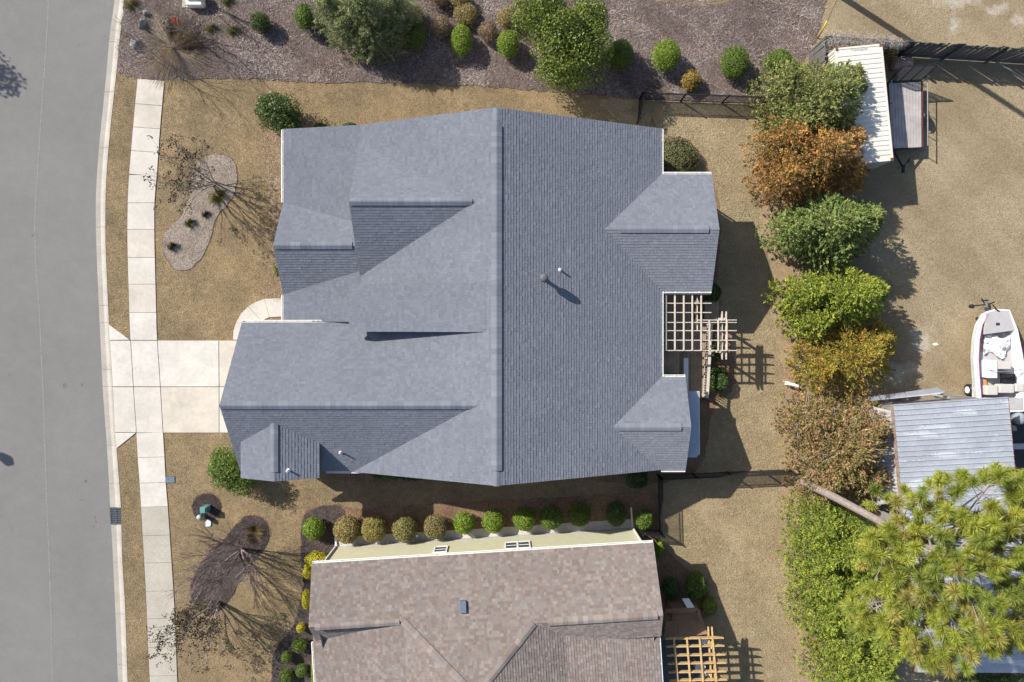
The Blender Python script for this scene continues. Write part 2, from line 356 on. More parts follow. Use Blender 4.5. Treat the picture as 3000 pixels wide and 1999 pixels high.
beds = {
 'mulch_bed': ([(366,-200),(366,0),(355,80),(344,216),(404,231),(490,233),(700,230),(800,235),(923,241),(1146,243),(1320,250),(1500,259),(1578,266),(1700,275),(1869,288),(2050,297),(2215,305),(2300,250),(2392,115),(2412,30),(2425,-10),(2425,-200)], M_mulch, 0.02, 0.06, False),
 'kidney_bed': ([(594,464),(625,452),(660,455),(683,473),(693,500),(691,549),(669,594),(634,638),(620,690),(609,712),(594,748),(562,784),(536,792),(509,784),(487,753),(478,721),(482,690),(504,659),(527,638),(549,594),(562,545),(571,491)], M_straw2, 0.02, 0.05, True),
 'wall_bed': ([(771,402),(776,470),(785,540),(800,640),(802,700),(798,739),(786,800),(776,852),(800,870),(860,870),(870,380),(800,375)], M_straw, 0.02, 0.06, True),
 'pedestal_bed': ([(605+41*math.cos(t*math.pi/6), 1486+40*math.sin(t*math.pi/6)) for t in range(12)], M_barkmulch, 0.02, 0.04, True),
 'oval_bed': ([(713,1518),(740,1510),(767,1518),(785,1540),(791,1567),(780,1598),(754,1634),(722,1674),(691,1723),(669,1763),(642,1790),(615,1801),(588,1790),(566,1763),(559,1728),(566,1692),(588,1656),(624,1607),(664,1576),(682,1549)], M_barkmulch, 0.02, 0.05, True),
 'curved_bed': ([(910,1493),(887,1522),(881,1585),(883,1647),(890,1701),(883,1754),(861,1826),(825,1875),(805,1911),(798,1960),(796,2150),(980,2150),(1000,1700),(1010,1500),(960,1484)], M_barkmulch, 0.02, 0.05, True),
 'shrub_bed': ([(990,1500),(1060,1490),(1200,1480),(1500,1465),(1800,1450),(1925,1440),(1932,1570),(1980,1640),(2040,1690),(2075,1740),(2090,1800),(1900,1830),(1860,1640),(1000,1660)], M_straw, 0.016, 0.05, True),
 'rear_bed': ([(1925,380),(1985,440),(2020,510),(2090,540),(2112,680),(2100,860),(2140,1000),(2150,1130),(2090,1200),(2060,1350),(2010,1395),(1880,1420),(1600,1400),(1300,1410),(1050,1410),(950,1380),(950,1200),(1900,1200),(1900,400)], M_straw, 0.012, 0.06, True),
}
BEDP = {}
for nm, (px, m, z, jit, sm) in beds.items():
    poly = rough_poly(px, 0.25, jit, seed=len(nm), closed_smooth=sm); BEDP[nm] = poly
    struct(sheet(nm, poly, z, m, 0.06))
    if nm in ('kidney_bed', 'oval_bed', 'curved_bed', 'pedestal_bed'):      # spade-cut edge round the bed
        cxm = sum(p[0] for p in px)/len(px); cym = sum(p[1] for p in px)/len(px)
        ed = [(p[0] + (p[0]-cxm)/max(math.hypot(p[0]-cxm, p[1]-cym), 1)*3.4, p[1] + (p[1]-cym)/max(math.hypot(p[0]-cxm, p[1]-cym), 1)*3.4) for p in px]
        struct(sheet('bed_edge', rough_poly(ed, 0.15, 0.035, seed=len(nm)+9), -0.002, M_edge))

struct(sheet('north_lawn', rough_poly([(1880,-120),(1905,-6),(1950,6),(2010,16),(2070,18),(2125,6),(2170,-20),(2200,-120)], 0.2, 0.04, seed=77), 0.026, M_lawn)); struct(sheet('bed_edge', rough_poly([(1876,-120),(1900,-4),(1948,10),(2010,21),(2072,23),(2130,10),(2176,-18),(2206,-120)], 0.2, 0.03, seed=78), 0.023, M_edge))
# kerb and gutter, cast in segments
kerb = struct(empty('kerb'))
kj = [-150,-20,120,268,432,665,895,946,1083,1133,1306,1417,1488,1538,1649,1800,1950,2100]
def arc(line, ya, yb, n):
    return [Vector(w2(line_x(line, ya + (yb-ya)*k/n), ya + (yb-ya)*k/n)) for k in range(n + 1)]
for ya, yb in zip(kj[:-1], kj[1:]):
    if (ya, yb) == (1488, 1538): continue
    n = max(2, int((yb-ya)/40)); g = 0.14
    A = arc(kerb_in, ya + 0.35, yb - 0.35, n); B = arc(kerb_out, ya + 0.35, yb - 0.35, n)
    low = 890 < ya and yb < 1310            # dropped kerb at the driveway
    prof = [(0.0, ZR - 0.1), (0.0, ZR + 0.012), (0.45, ZR - 0.004), (0.62, ZR + (0.03 if low else 0.045)), (0.82, -0.012), (1.0, 0.004), (1.0, ZR - 0.1)]
    mb = MB(); k = len(prof); vs = []
    for a, b in zip(A, B): vs += [((a.lerp(b, t)).x, (a.lerp(b, t)).y, z) for t, z in prof]
    fs = [(i*k + j, i*k + (j+1) % k, (i+1)*k + (j+1) % k, (i+1)*k + j) for i in range(n) for j in range(k)]
    fs += [tuple(range(k)), tuple(n*k + j for j in reversed(range(k)))]
    mb.add(vs, fs); mb.build('kerb_segment', M_gutterpan, kerb)
sheetj = [(a.x, a.y) for a in arc(kerb_in, -150, 2100, 50)] + [(b.x, b.y) for b in reversed(arc(kerb_out, -150, 2100, 50))]
kb = sheet('kerb_bed', sheetj, ZR - 0.02, M_joint); kb.parent = kerb

# pavement slabs
walk = struct(empty('sidewalk'))
wj = [234,307,375,444,513,595,673,755,833,916,997]
wj2 = [1268,1340,1415,1485,1569,1649,1732,1812,1896,1980,2065,2150]
def slab(poly, parent, m, z=0.03, name='slab'):
    return MB().prism(poly, z - 0.12, z).build(name, m, parent, bevel=0.008)
def walk_slab(ya, yb, m):
    tilt = 6 if ya < 460 else (-2 if ya > 1200 else 0)
    g = 0.5
    pts = [w2(line_x(walk_in, ya) , ya - tilt*0.4 + g), w2(line_x(walk_out, ya), ya + tilt*0.6 + g),
           w2(line_x(walk_out, (ya+yb)/2), (ya+yb)/2), w2(line_x(walk_out, yb), yb + tilt*0.6 - g), w2(line_x(walk_in, yb), yb - tilt*0.4 - g), w2(line_x(walk_in, (ya+yb)/2), (ya+yb)/2)]
    slab(pts, walk, m, 0.03 + random.uniform(-0.003, 0.003))
for ya, yb in zip(wj[:-1], wj[1:]): walk_slab(ya, yb, random.choice(M_concs))
for ya, yb in zip(wj2[:-1], wj2[1:]): walk_slab(ya, yb, random.choice(M_concs) if ya < 1480 else M_conc_old)
wb = sheet('walk_bed', [w2(line_x(walk_in, y) - 2.2, y) for y in range(236, 2150, 40)] + [w2(line_x(walk_out, y), y) for y in reversed(range(236, 2150, 40))], 0.002, M_joint); wb.parent = walk

# driveway with flared apron
drive = struct(empty('driveway'))
def q(pts, m=M_conc, z=0.032, par=drive):
    c = Vector((sum(p[0] for p in pts)/len(pts), sum(p[1] for p in pts)/len(pts)))
    slab([w2(*(Vector(p) + (c - Vector(p)).normalized() * 0.6)) for p in pts], par, random.choice(M_concs), z + random.uniform(-0.003, 0.003))
q([(320,951),(381,996),(322,997)])
q([(323,998),(383,998),(391,1133),(331,1133)]); q([(331,1134),(391,1134),(400,1267),(338,1267)])
q([(338,1268),(399,1268),(342,1314)])
q([(384,998),(461,998),(470,1133),(392,1133)]); q([(392,1134),(470,1134),(478,1268),(401,1268)])
q([(462,998),(641,998),(642,1133),(471,1133)]); q([(471,1134),(642,1134),(642,1268),(479,1268)])
q([(642,998),(800,998),(800,1133),(643,1133)]); q([(643,1134),(800,1134),(800,1268),(643,1268)])
db = sheet('drive_bed', [w2(*p) for p in [(322,960),(383,1000),(800,1000),(800,1266),(400,1266),(342,1308)]], 0.003, M_joint); db.parent = drive
path = struct(empty('front_path'))
out = [(683,996),(684,970),(692,945),(706,920),(728,898),(750,885),(775,876),(828,873)]
inn = [(742,996),(742,965),(748,950),(757,945),(768,942),(777,936),(790,930),(830,928)]
for i, (a, b) in enumerate([(0, 2), (2, 4), (4, 6), (6, 7)]):
    pts = out[a:b+1] + inn[a:b+1][::-1]
    c = Vector((sum(p[0] for p in pts)/len(pts), sum(p[1] for p in pts)/len(pts)))
    slab([w2(*(Vector(p) + (c - Vector(p)).normalized() * 0.5)) for p in pts], path, M_conc, 0.031)
q([(833,873),(900,873),(900,928),(833,928)], par=path)

# ---------------------------------------------------------------- loose ground cover
def inpoly(px, py, poly):
    poly = np.asarray(poly); x0, y0 = poly[:, 0], poly[:, 1]; x1, y1 = np.roll(x0, -1), np.roll(y0, -1)
    res = np.zeros(len(px), bool)
    for a, b, c, d in zip(x0, y0, x1, y1):
        hit = ((b > py) != (d > py)); hit[hit] &= px[hit] < (c - a) * (py[hit] - b) / (d - b) + a
        res ^= hit
    return res
def flecks(name, pts, z, L, W, cols, tilt=0.5, m=M_litter):
    n = len(pts); t = rng.uniform(0, 2*np.pi, n); el = rng.uniform(0.02, tilt, n)
    d = np.stack([np.cos(t)*np.cos(el), np.sin(t)*np.cos(el), np.sin(el)], 1)
    s = np.stack([-np.sin(t), np.cos(t), rng.uniform(-0.3, 0.3, n)], 1)
    Ls = rng.uniform(L[0], L[1], (n, 1)); Ws = rng.uniform(W[0], W[1], (n, 1))
    b = np.column_stack([pts, np.full(n, z)])
    V = np.stack([b - s*Ws/2, b + s*Ws/2, b + d*Ls], 1).reshape(-1, 3)
    me = np_mesh(name, V, np.arange(n*3).reshape(-1, 3), np.repeat(cols, 3, 0))
    o = link(name, me, m); o['kind'] = 'stuff'; return o
def scatter(n, x0, x1, y0, y1):
    a = P(x0, y0); b = P(x1, y1)
    return np.column_stack([rng.uniform(a.x, b.x, n), rng.uniform(b.y, a.y, n)])
def vnoise(p, s, seed=0):
    q_ = np.asarray(p) / s + seed * 13.7
    return (np.sin(q_[:,0]*1.7 + 1.3*np.sin(q_[:,1]*1.1)) + np.sin(q_[:,1]*2.1 + 1.7*np.sin(q_[:,0]*0.9+2)) + np.sin((q_[:,0]+q_[:,1])*1.3+4)) / 3
hard = [list(kin) + list(reversed(kout)), list(win) + list(reversed(wout)), [w2(*p) for p in [(320,960),(383,998),(800,998),(800,1268),(400,1268),(340,1300)]], [w2(*p) for p in out + [(830,1000),(690,1000)]]]
g = scatter(230000, 300, 1900, 180, 2010)
ok = np.zeros(len(g), bool)
yy = g[:, 1]; ko = np.asarray(kout); ok = g[:, 0] > np.interp(-yy, -ko[:, 1], ko[:, 0]) + 0.03
for h_ in hard[1:]: ok &= ~inpoly(g[:, 0], g[:, 1], h_)
for k_ in BEDP.values(): ok &= ~inpoly(g[:, 0], g[:, 1], k_)
inside = (g[:,0] > -11) & (g[:,0] < 8) & (g[:,1] < 9.5) & (g[:,1] > -7) | (g[:,0] > -9) & (g[:,1] < -12.5)
g = g[ok & ~inside]
base = np.array([0.305, 0.222, 0.125]); alt = np.array([0.158, 0.12, 0.073])
tt = np.clip(0.5 + 0.5*vnoise(g, 1.3) + rng.normal(0, 0.35, len(g)), 0, 1)[:, None]
gold = np.clip((g[:,0] + 17.5)/4, 0, 1)*np.clip((g[:,1] + 2)/4, 0, 1)   # warmer turf towards the house front
gc = (base*(1-tt) + alt*tt) * rng.uniform(0.82, 1.2, (len(g), 1)) * (1 + gold[:, None]*np.array([0.22, 0.12, -0.02])) * (1 + 0.18*vnoise(g, 2.2, 9) + 0.17*vnoise(g, 0.5, 4) + 0.12*vnoise(g, 0.18, 6))[:, None] * (1 + np.clip(vnoise(g, 3.1, 15), 0, 1)[:, None]*np.array([-0.16, -0.06, -0.05]))
flecks('lawn_grass', g, -0.012, (0.05, 0.10), (0.012, 0.026), gc, 0.9)
g2 = scatter(110000, 1850, 2400, 290, 2010); g2 = g2[~inpoly(g2[:,0], g2[:,1], BEDP['rear_bed']) & ~inpoly(g2[:,0], g2[:,1], BEDP['shrub_bed'])]
tt = np.clip(0.5 + 0.5*vnoise(g2, 0.9, 3) + rng.normal(0, 0.35, len(g2)), 0, 1)[:, None]
gc = (np.array([0.375, 0.295, 0.18])*(1-tt) + np.array([0.24, 0.185, 0.105])*tt) * rng.uniform(0.82, 1.18, (len(g2), 1)) * (1 + 0.16*vnoise(g2, 1.7, 11) + 0.16*vnoise(g2, 0.45, 5) + 0.10*vnoise(g2, 0.17, 8))[:, None] * (1 + np.clip(vnoise(g2, 1.1, 21) - 0.35, 0, 1)[:, None]*np.array([-0.45, -0.15, -0.35]))
flecks('back_grass', g2, -0.006, (0.05, 0.11), (0.012, 0.028), gc, 0.8)
g3 = scatter(110000, 2300, 3020, -20, 1250)
g3 = g3[g3[:,0] > 15.3 + 0.02*g3[:,1]]
tt = np.clip(0.5 + 0.5*vnoise(g3, 1.1, 5) + rng.normal(0, 0.35, len(g3)), 0, 1)[:, None]
sf3 = sandiness(g3)[:, None]
gc = ((np.array([0.35, 0.28, 0.178])*(1-tt) + np.array([0.225, 0.175, 0.105])*tt)*(1-sf3) + sf3*np.array([0.42, 0.375, 0.31])) * rng.uniform(0.8, 1.2, (len(g3), 1)) * (1 + 0.15*vnoise(g3, 1.9, 12) + 0.15*vnoise(g3, 0.4, 15))[:, None]
flecks('yard_grass', g3, -0.002, (0.04, 0.09), (0.012, 0.024), gc, 0.6)
def litter(name, bed, n, pal, z, L=(0.05, 0.16), W=(0.01, 0.03), tilt=0.35, patch=False):
    a = np.array(BEDP[bed]); lo = np.maximum(a.min(0), [-28, -21]); hi = np.minimum(a.max(0), [29, 18.5])
    pts = rng.uniform(lo, hi, (n, 2)); pts = pts[inpoly(pts[:,0], pts[:,1], BEDP[bed])]
    if patch: pts = pts[(vnoise(pts, 1.1, 8) + 0.5*vnoise(pts, 0.4, 3) + rng.normal(0, 0.35, len(pts))) > 0.1]
    pal = np.array(pal); c = pal[rng.integers(0, len(pal), len(pts))] * rng.uniform(0.6, 1.3, (len(pts), 1)) * (1 + 0.32*vnoise(pts, 1.6, 2) + 0.15*vnoise(pts, 0.5, 7))[:, None]
    flecks(name, pts, z, L, W, c, tilt)
GREYM = [(0.14,0.105,0.094),(0.23,0.185,0.175),(0.18,0.13,0.108),(0.085,0.06,0.052),(0.33,0.28,0.262),(0.20,0.14,0.10)]
DARKM = [(0.075,0.058,0.054),(0.04,0.032,0.03),(0.12,0.098,0.094),(0.09,0.062,0.05)]
REDM = [(0.24,0.15,0.095),(0.16,0.10,0.065),(0.30,0.205,0.13),(0.12,0.075,0.05)]
litter('mulch_chips', 'mulch_bed', 120000, GREYM, 0.022)
litter('pale_straw', 'mulch_bed', 60000, [(0.31,0.26,0.25),(0.26,0.21,0.20),(0.38,0.33,0.31),(0.28,0.21,0.15)], 0.03, (0.12, 0.32), (0.012, 0.035), 0.5, patch=True)
litter('mulch_chips', 'kidney_bed', 9000, [(0.33,0.275,0.23),(0.42,0.36,0.31),(0.25,0.20,0.16)], 0.022)
litter('pine_straw', 'wall_bed', 12000, [(0.36,0.275,0.18),(0.44,0.35,0.24),(0.28,0.20,0.12)], 0.022, (0.08, 0.24), (0.008, 0.02))
litter('mulch_chips', 'oval_bed', 9000, DARKM, 0.022)
litter('mulch_chips', 'pedestal_bed', 3500, DARKM, 0.022)
litter('mulch_chips', 'curved_bed', 14000, DARKM, 0.022)
litter('pine_straw', 'shrub_bed', 26000, REDM, 0.018, (0.08, 0.2), (0.008, 0.02))
litter('pine_straw', 'rear_bed', 26000, REDM, 0.014, (0.08, 0.2), (0.008, 0.02))
# ---------------------------------------------------------------- roofs
def clip_convex(sub, win):
    """Sutherland-Hodgman: polygon sub clipped by convex ccw window"""
    out = sub
    for i in range(len(win)):
        ax, ay = win[i]; bx, by = win[(i+1) % len(win)]; inp = out; out = []
        if not inp: break
        def side(p): return (bx-ax)*(p[1]-ay) - (by-ay)*(p[0]-ax)
        for j in range(len(inp)):
            p, q_ = inp[j], inp[(j+1) % len(inp)]; sp, sq = side(p), side(q_)
            if sp >= 0: out.append(p)
            if sp * sq < 0:
                t = sp / (sp - sq); out.append((p[0]+(q_[0]-p[0])*t, p[1]+(q_[1]-p[1])*t))
    return out
def ccw(poly):
    a = sum(poly[i][0]*poly[(i+1) % len(poly)][1] - poly[(i+1) % len(poly)][0]*poly[i][1] for i in range(len(poly)))
    return list(poly) if a > 0 else list(poly)[::-1]
def inside_convex(p, poly, eps=0.0):
    for i in range(len(poly)):
        a, b = poly[i], poly[(i+1) % len(poly)]
        if (b[0]-a[0])*(p[1]-a[1]) - (b[1]-a[1])*(p[0]-a[0]) < -eps: return False
    return True
class Roof:
    """Slopes given as convex plan polygons under z = c + gx x + gy y, in the house's own plan frame"""
    def __init__(s, house, frame, pal, deckmat, seed, expo=0.143, ns=300, lift=1.06, tint=(1, 1, 1)):
        s.house = house; s.fr = frame; s.pal = np.array(pal) * lift * np.array(tint); s.panels = []; s.r = random.Random(seed); s.expo = expo; s.dm = deckmat; s.ns = ns
    def slope(s, poly, c, gx, gy): s.panels.append((ccw(poly), c, gx, gy)); return s
    def rect(s, x0, x1, y0, y1, z00, axis, z1):
        """axis 'x': z00 at x0, z1 at x1; axis 'y': z00 at y0, z1 at y1"""
        if axis == 'x': gx = (z1 - z00) / (x1 - x0); gy = 0; c = z00 - gx * x0
        else: gy = (z1 - z00) / (y1 - y0); gx = 0; c = z00 - gy * y0
        return s.slope([(x0,y0),(x1,y0),(x1,y1),(x0,y1)], c, gx, gy)
    def finish(s):
        roof = empty('roof', parent=s.house); s.root = roof
        T = s.fr
        mb = MB()
        for poly, c, gx, gy in s.panels:
            v0 = len(mb.v)
            mb.prism(poly, lambda x, y: c + gx*x + gy*y - 0.17, lambda x, y: c + gx*x + gy*y - 0.012)
            mb.v[v0:] = [tuple(T @ Vector(p)) for p in mb.v[v0:]]
        mb.build('roof_deck', s.dm, roof)
        items = []
        for pi, (poly, c, gx, gy) in enumerate(s.panels):
            gl = math.hypot(gx, gy); up = (gx/gl, gy/gl); al = (up[1], -up[0]); e = s.expo / math.sqrt(1 + gl*gl)
            ss = [p[0]*al[0] + p[1]*al[1] for p in poly]; ts = [p[0]*up[0] + p[1]*up[1] for p in poly]
            s0, s1, t0, t1 = min(ss), max(ss), min(ts), max(ts)
            rows = int(math.ceil((t1 - t0) / e))
            for r_ in range(rows):
                tb = t0 + r_*e; x = s0 - s.r.uniform(0, 0.3)
                while x < s1:
                    w = s.r.choice((0.11, 0.15, 0.19, 0.24)) ; xa, xb = x + 0.004, x + w; x += w
                    quad = [(al[0]*u + up[0]*t, al[1]*u + up[1]*t) for u, t in ((xa, tb), (xb, tb), (xb, tb + e*1.06), (xa, tb + e*1.06))]
                    quad = ccw(quad)
                    zz = [c + gx*p[0] + gy*p[1] for p in quad]
                    hid = False
                    for pj, (po2, c2, gx2, gy2) in enumerate(s.panels):
                        if pj == pi: continue
                        if all(c2 + gx2*p[0] + gy2*p[1] > z + 0.05 and inside_convex(p, po2) for p, z in zip(quad, zz)): hid = True; break
                    if hid: continue
                    if not all(inside_convex(p, poly, 1e-6) for p in quad):
                        quad = clip_convex(quad, poly)
                        if len(quad) < 3: continue
                    th = s.r.choice((0.012, 0.015, 0.021))
                    col = s.pal[s.r.randrange(len(s.pal))] * s.r.uniform(0.94, 1.06)
                    vs = []; low = []
                    for p in quad:
                        t = p[0]*up[0] + p[1]*up[1]; f = (t - tb) / (e*1.06)
                        z = c + gx*p[0] + gy*p[1] + th*(1 - f) + 0.001
                        if f < 1e-3: low.append((p, z))
                        vs.append((p[0], p[1], z))
                    fs = [tuple(range(len(vs)))]
                    if len(low) == 2:
                        n = len(vs)
                        (pa, za), (pb, zb) = low
                        vs += [(pa[0], pa[1], za - th - 0.012), (pb[0], pb[1], zb - th - 0.012)]
                        ia = [i for i, v in enumerate(vs[:n]) if (v[0], v[1]) == pa][0]; ib = [i for i, v in enumerate(vs[:n]) if (v[0], v[1]) == pb][0]
                        fs.append((ib, ia, n, n+1) if (ia + 1) % n == ib else (ia, ib, n+1, n))
                    items.append((vs, fs, col))
        # the shingles nearest to the viewer one by one, the others as one covering
        def near(it): v = it[0][0]; w = T @ Vector(v); return -w.z + 0.02*math.hypot(w.x, w.y) if len(it[0]) >= 6 else 99
        items.sort(key=near)
        rest = items[s.ns:]
        for vs, fs, col in items[:s.ns]:
            me = bpy.data.meshes.new('shingle'); me.from_pydata([tuple(T @ Vector(v)) for v in vs], [], fs); me.update()
            add_cols(me, np.tile(col, (len(vs), 1))); link('shingle', me, M_shingle, roof)
        V = []; Fc = []; C = []
        for vs, fs, col in rest:
            n = len(V); V += [tuple(T @ Vector(v)) for v in vs]; Fc += [tuple(i + n for i in f) for f in fs]; C += [col] * len(vs)
        me = bpy.data.meshes.new('shingles'); me.from_pydata(V, [], Fc); me.update(); add_cols(me, np.array(C))
        o = link('shingles', me, M_shingle, roof); o['kind'] = 'stuff'
        return roof
    def ridge(s, a, b, sl, sr, width=0.20, step=0.24, rise=0.035, vent=True):
        """cap shingles from a to b (plan frame, z on the ridge), falling off at slopes sl / sr either side; on a low ridge vent"""
        T = s.fr; a = Vector(a); b = Vector(b); d = b - a; L = d.length; d.normalize()
        h = Vector((d.x, d.y, 0)).normalized(); n = Vector((-h.y, h.x, 0))
        if vent:
            mb = MB(); w = width - 0.045
            prof = [(-w, -w*sl - 0.01), (-w, -w*sl + rise*0.8), (0, rise*0.8), (w, -w*sr + rise*0.8), (w, -w*sr - 0.01)]
            vs = [T @ (p + n*x + Vector((0, 0, z))) for p in (a, b) for x, z in prof]
            mb.add(vs, [(0,1,6,5),(1,2,7,6),(2,3,8,7),(3,4,9,8),(4,3,2,1,0),(5,6,7,8,9)]).build('ridge_vent', M_black, s.root)
        k = max(1, int(L / step))
        for i in range(k):
            p = a + d * (L*i/k); e = a + d * (L*(i+1)/k + 0.03)
            col = s.pal[s.r.randrange(len(s.pal))] * s.r.uniform(0.92, 1.12)
            vs = []; 
            for q_, t in ((p, rise + 0.002), (e, rise + 0.008)):
                vs += [T @ (q_ + n*x + Vector((0, 0, z + t))) for x, z in ((-width, -width*sl), (-0.03, -0.02*sl), (0.03, -0.02*sr), (width, -width*sr))]
                vs += [T @ (q_ + n*x + Vector((0, 0, z + t - 0.02))) for x, z in ((-width, -width*sl), (width, -width*sr))]
            mb = MB(); mb.add(vs, [(0,1,7,6),(1,2,8,7),(2,3,9,8),(4,0,6,10),(3,5,11,9),(6,7,8,9,11,10),(5,3,2,1,0,4)])
            me = mb.mesh('ridge_cap'); add_cols(me, np.tile(col, (len(me.vertices), 1))); link('ridge_cap', me, M_shingle, s.root)

def gutter(house, a, b, out, hangers=True, w=0.11):
    """open trough along the eave a-b (world points on the drip line), out = horizontal outward unit vector"""
    a = Vector(a); b = Vector(b); o = Vector(out).normalized()
    prof = [(-0.005, 0.0), (-0.005, -0.10), (w*0.75, -0.10), (w, -0.005), (w - 0.03, -0.003), (w*0.72, -0.09), (0.01, -0.09), (0.01, 0.0)]
    mb = MB(); k = len(prof); vs = [p + o*x + Vector((0, 0, z)) for p in (a, b) for x, z in prof]
    d = (b - a).normalized(); flip = d.cross(o).z > 0
    fs = [(j, (j+1) % k, k + (j+1) % k, k + j) for j in range(k)] + [tuple(reversed(range(k))), tuple(range(k, 2*k))]
    # stop ends
    mb.add(vs, fs)
    for p in (a, b):
        mb.beam(p + o*0.0 + Vector((0,0,-0.05)), p + o*w + Vector((0,0,-0.05)), 0.012, 0.10)
    g_ = mb.build('gutter', M_white, house)
    if hangers:
        n = max(1, int((b - a).length / 0.95))
        for i in range(n):
            p = a + (b - a) * ((i + 0.5) / n)
            MB().beam(p - o*0.05 + Vector((0, 0, 0.008)), p + o*w + Vector((0, 0, -0.002)), 0.03, 0.006).build('gutter_hanger', M_white, g_)
    return g_
def downspout(house, pts):
    mb = MB()
    for a, b in zip(pts[:-1], pts[1:]): mb.beam(a, b, 0.08, 0.06)
    return mb.build('downspout', M_white, house)
def gable_wall(mb, x0, x1, y0, y1, axis, ze, zr, z0=-0.01):
    if axis == 'x':
        ym = (y0 + y1) / 2; prof = [(y0, z0), (y1, z0), (y1, ze), (ym, zr), (y0, ze)]
        vs = [(x, y, z) for x in (x0, x1) for y, z in prof]
    else:
        xm = (x0 + x1) / 2; prof = [(x0, z0), (x1, z0), (x1, ze), (xm, zr), (x0, ze)]
        vs = [(x, y, z) for y in (y1, y0) for x, z in prof]
    mb.add(vs, [(4,3,2,1,0),(5,6,7,8,9)] + [(j, (j+1) % 5, 5 + (j+1) % 5, 5 + j) for j in range(5)])

# ---------------------------------------------------------------- the grey house
house = tag(empty('grey_house', (0, 0, 0)), 'large single-storey house with blue-grey shingle roof and many gables', 'house')
GREY = [(0.174,0.187,0.220),(0.160,0.172,0.204),(0.180,0.193,0.225),(0.166,0.180,0.213),(0.172,0.184,0.214),(0.157,0.169,0.199)]
R = Roof(house, Matrix.Identity(4), GREY, M_deckfelt, 11)
YN, YS = 9.875, -7.48
R.rect(-0.4, 7.93, YS, YN, 6.4, 'x', 3.0)                       # main east slope
R.rect(-7.65, -0.4, YS, YN, 3.45, 'x', 6.4)                     # main west slope
R.rect(-11.3, -7.10, 0.05, YN, 2.90, 'x', 3.655)                # low porch slope
R.rect(-7.26, -1.1, 5.64, 9.27, 6.0, 'y', 3.40); R.rect(-7.26, -1.1, 2.01, 5.64, 3.40, 'y', 6.0)      # front cross gable
R.rect(-11.32, -7.0, 3.78, 6.12, 4.38, 'y', 2.90); R.rect(-11.32, -7.0, 1.44, 3.78, 2.90, 'y', 4.38)  # porch gable
R.rect(-7.57, -0.9, -0.43, 1.88, 4.57, 'x', 6.20)               # shed roof over the entry
R.rect(-13.27, -1.1, -3.84, 0.02, 6.0, 'y', 3.30); R.rect(-13.27, -1.1, -7.43, -3.84, 3.487, 'y', 6.0)  # garage gable
R.rect(-12.8, -10.95, -7.52, -4.2, 4.65, 'x', 5.35); R.rect(-10.95, -9.0, -7.52, -4.2, 5.35, 'x', 4.62)  # south dormer
R.rect(4.5, 10.5, 4.59, 7.55, 4.25, 'y', 3.0); R.rect(4.5, 10.5, 1.63, 4.59, 3.0, 'y', 4.25)       # rear gable
R.rect(4.9, 9.17, -5.14, -2.76, 4.07, 'y', 3.0); R.rect(4.9, 9.17, -7.47, -5.14, 3.02, 'y', 4.07)  # rear south gable
R.finish()
R.ridge((-0.4, 9.05, 6.4), (-0.4, -6.75, 6.4), 0.41, 0.41, 0.25, rise=0.06)
R.ridge((-0.4, 9.86, 6.4), (-0.4, 9.05, 6.4), 0.41, 0.41, 0.16, rise=0.012, vent=False); R.ridge((-0.4, -6.75, 6.4), (-0.4, -7.47, 6.4), 0.41, 0.41, 0.16, rise=0.012, vent=False)
R.ridge((-7.2, 5.64, 6.0), (-1.55, 5.64, 6.0), 0.717, 0.717, 0.185, rise=0.055)
R.ridge((-11.3, 3.78, 4.38), (-7.5, 3.78, 4.38), 0.63, 0.63, 0.185, rise=0.055)
R.ridge((-13.25, -3.84, 6.0), (-1.35, -3.84, 6.0), 0.70, 0.70, 0.185, rise=0.055)
R.ridge((-10.95, -4.75, 5.35), (-10.95, -7.05, 5.35), 0.38, 0.38, 0.185, rise=0.055)
R.ridge((5.65, 4.59, 4.25), (9.95, 4.59, 4.25), 0.42, 0.42, 0.185, rise=0.055)
R.ridge((5.6, -5.14, 4.07), (8.65, -5.14, 4.07), 0.46, 0.46, 0.185, rise=0.055)
mb = MB()
gable_wall(mb, -7.0, 7.5, -7.1, 9.5, 'y', 3.0, 6.0)
gable_wall(mb, -10.9, -6.9, 1.9, 5.66, 'x', 2.75, 3.95)
gable_wall(mb, -12.85, -6.9, -7.05, -0.35, 'x', 3.2, 5.6)
gable_wall(mb, -12.4, -9.4, -7.1, -4.6, 'y', 4.4, 4.95)
gable_wall(mb, 6.9, 10.1, 2.0, 7.18, 'x', 2.85, 3.95)
gable_wall(mb, 6.9, 8.75, -7.1, -3.15, 'x', 2.85, 3.8)
mb.box(-7.2, -1.3, 2.6, 8.7, 3.2, 3.5); mb.box(-7.15, -2.0, -0.2, 1.65, 3.0, 4.4)
mb.add([(-7.0, 2.5, 3.3), (-7.0, 8.8, 3.3), (-7.0, 5.64, 5.7)], [(0, 2, 1)])
mb.build('wall', M_siding, house)
for x, y in ((-10.95, 6.6), (-10.95, 9.4), (-10.95, 0.35)):
    MB().box(x-0.09, x+0.09, y-0.09, y+0.09, 0.0, 2.75).build('porch_post', M_white, house)
gd = MB().box(-12.93, -12.86, -6.4, -1.3, 0.03, 2.4).build('garage_door', M_white, house)
for i in range(1, 4): MB().box(-12.945, -12.931, -6.35, -1.35, 0.6*i - 0.008, 0.6*i + 0.008).build('panel_groove', M_found, gd)
gutter(house, (-11.31, 9.85, 2.88), (-11.31, 6.15, 2.88), (-1, 0, 0)); gutter(house, (-11.31, 1.42, 2.88), (-11.31, 0.08, 2.88), (-1, 0, 0))
gutter(house, (-13.25, 0.03, 3.28), (-7.95, 0.03, 3.28), (0, 1, 0))
gutter(house, (7.94, 9.86, 2.98), (7.94, 7.57, 2.98), (1, 0, 0)); gutter(house, (7.94, 1.61, 2.98), (7.94, -2.74, 2.98), (1, 0, 0))
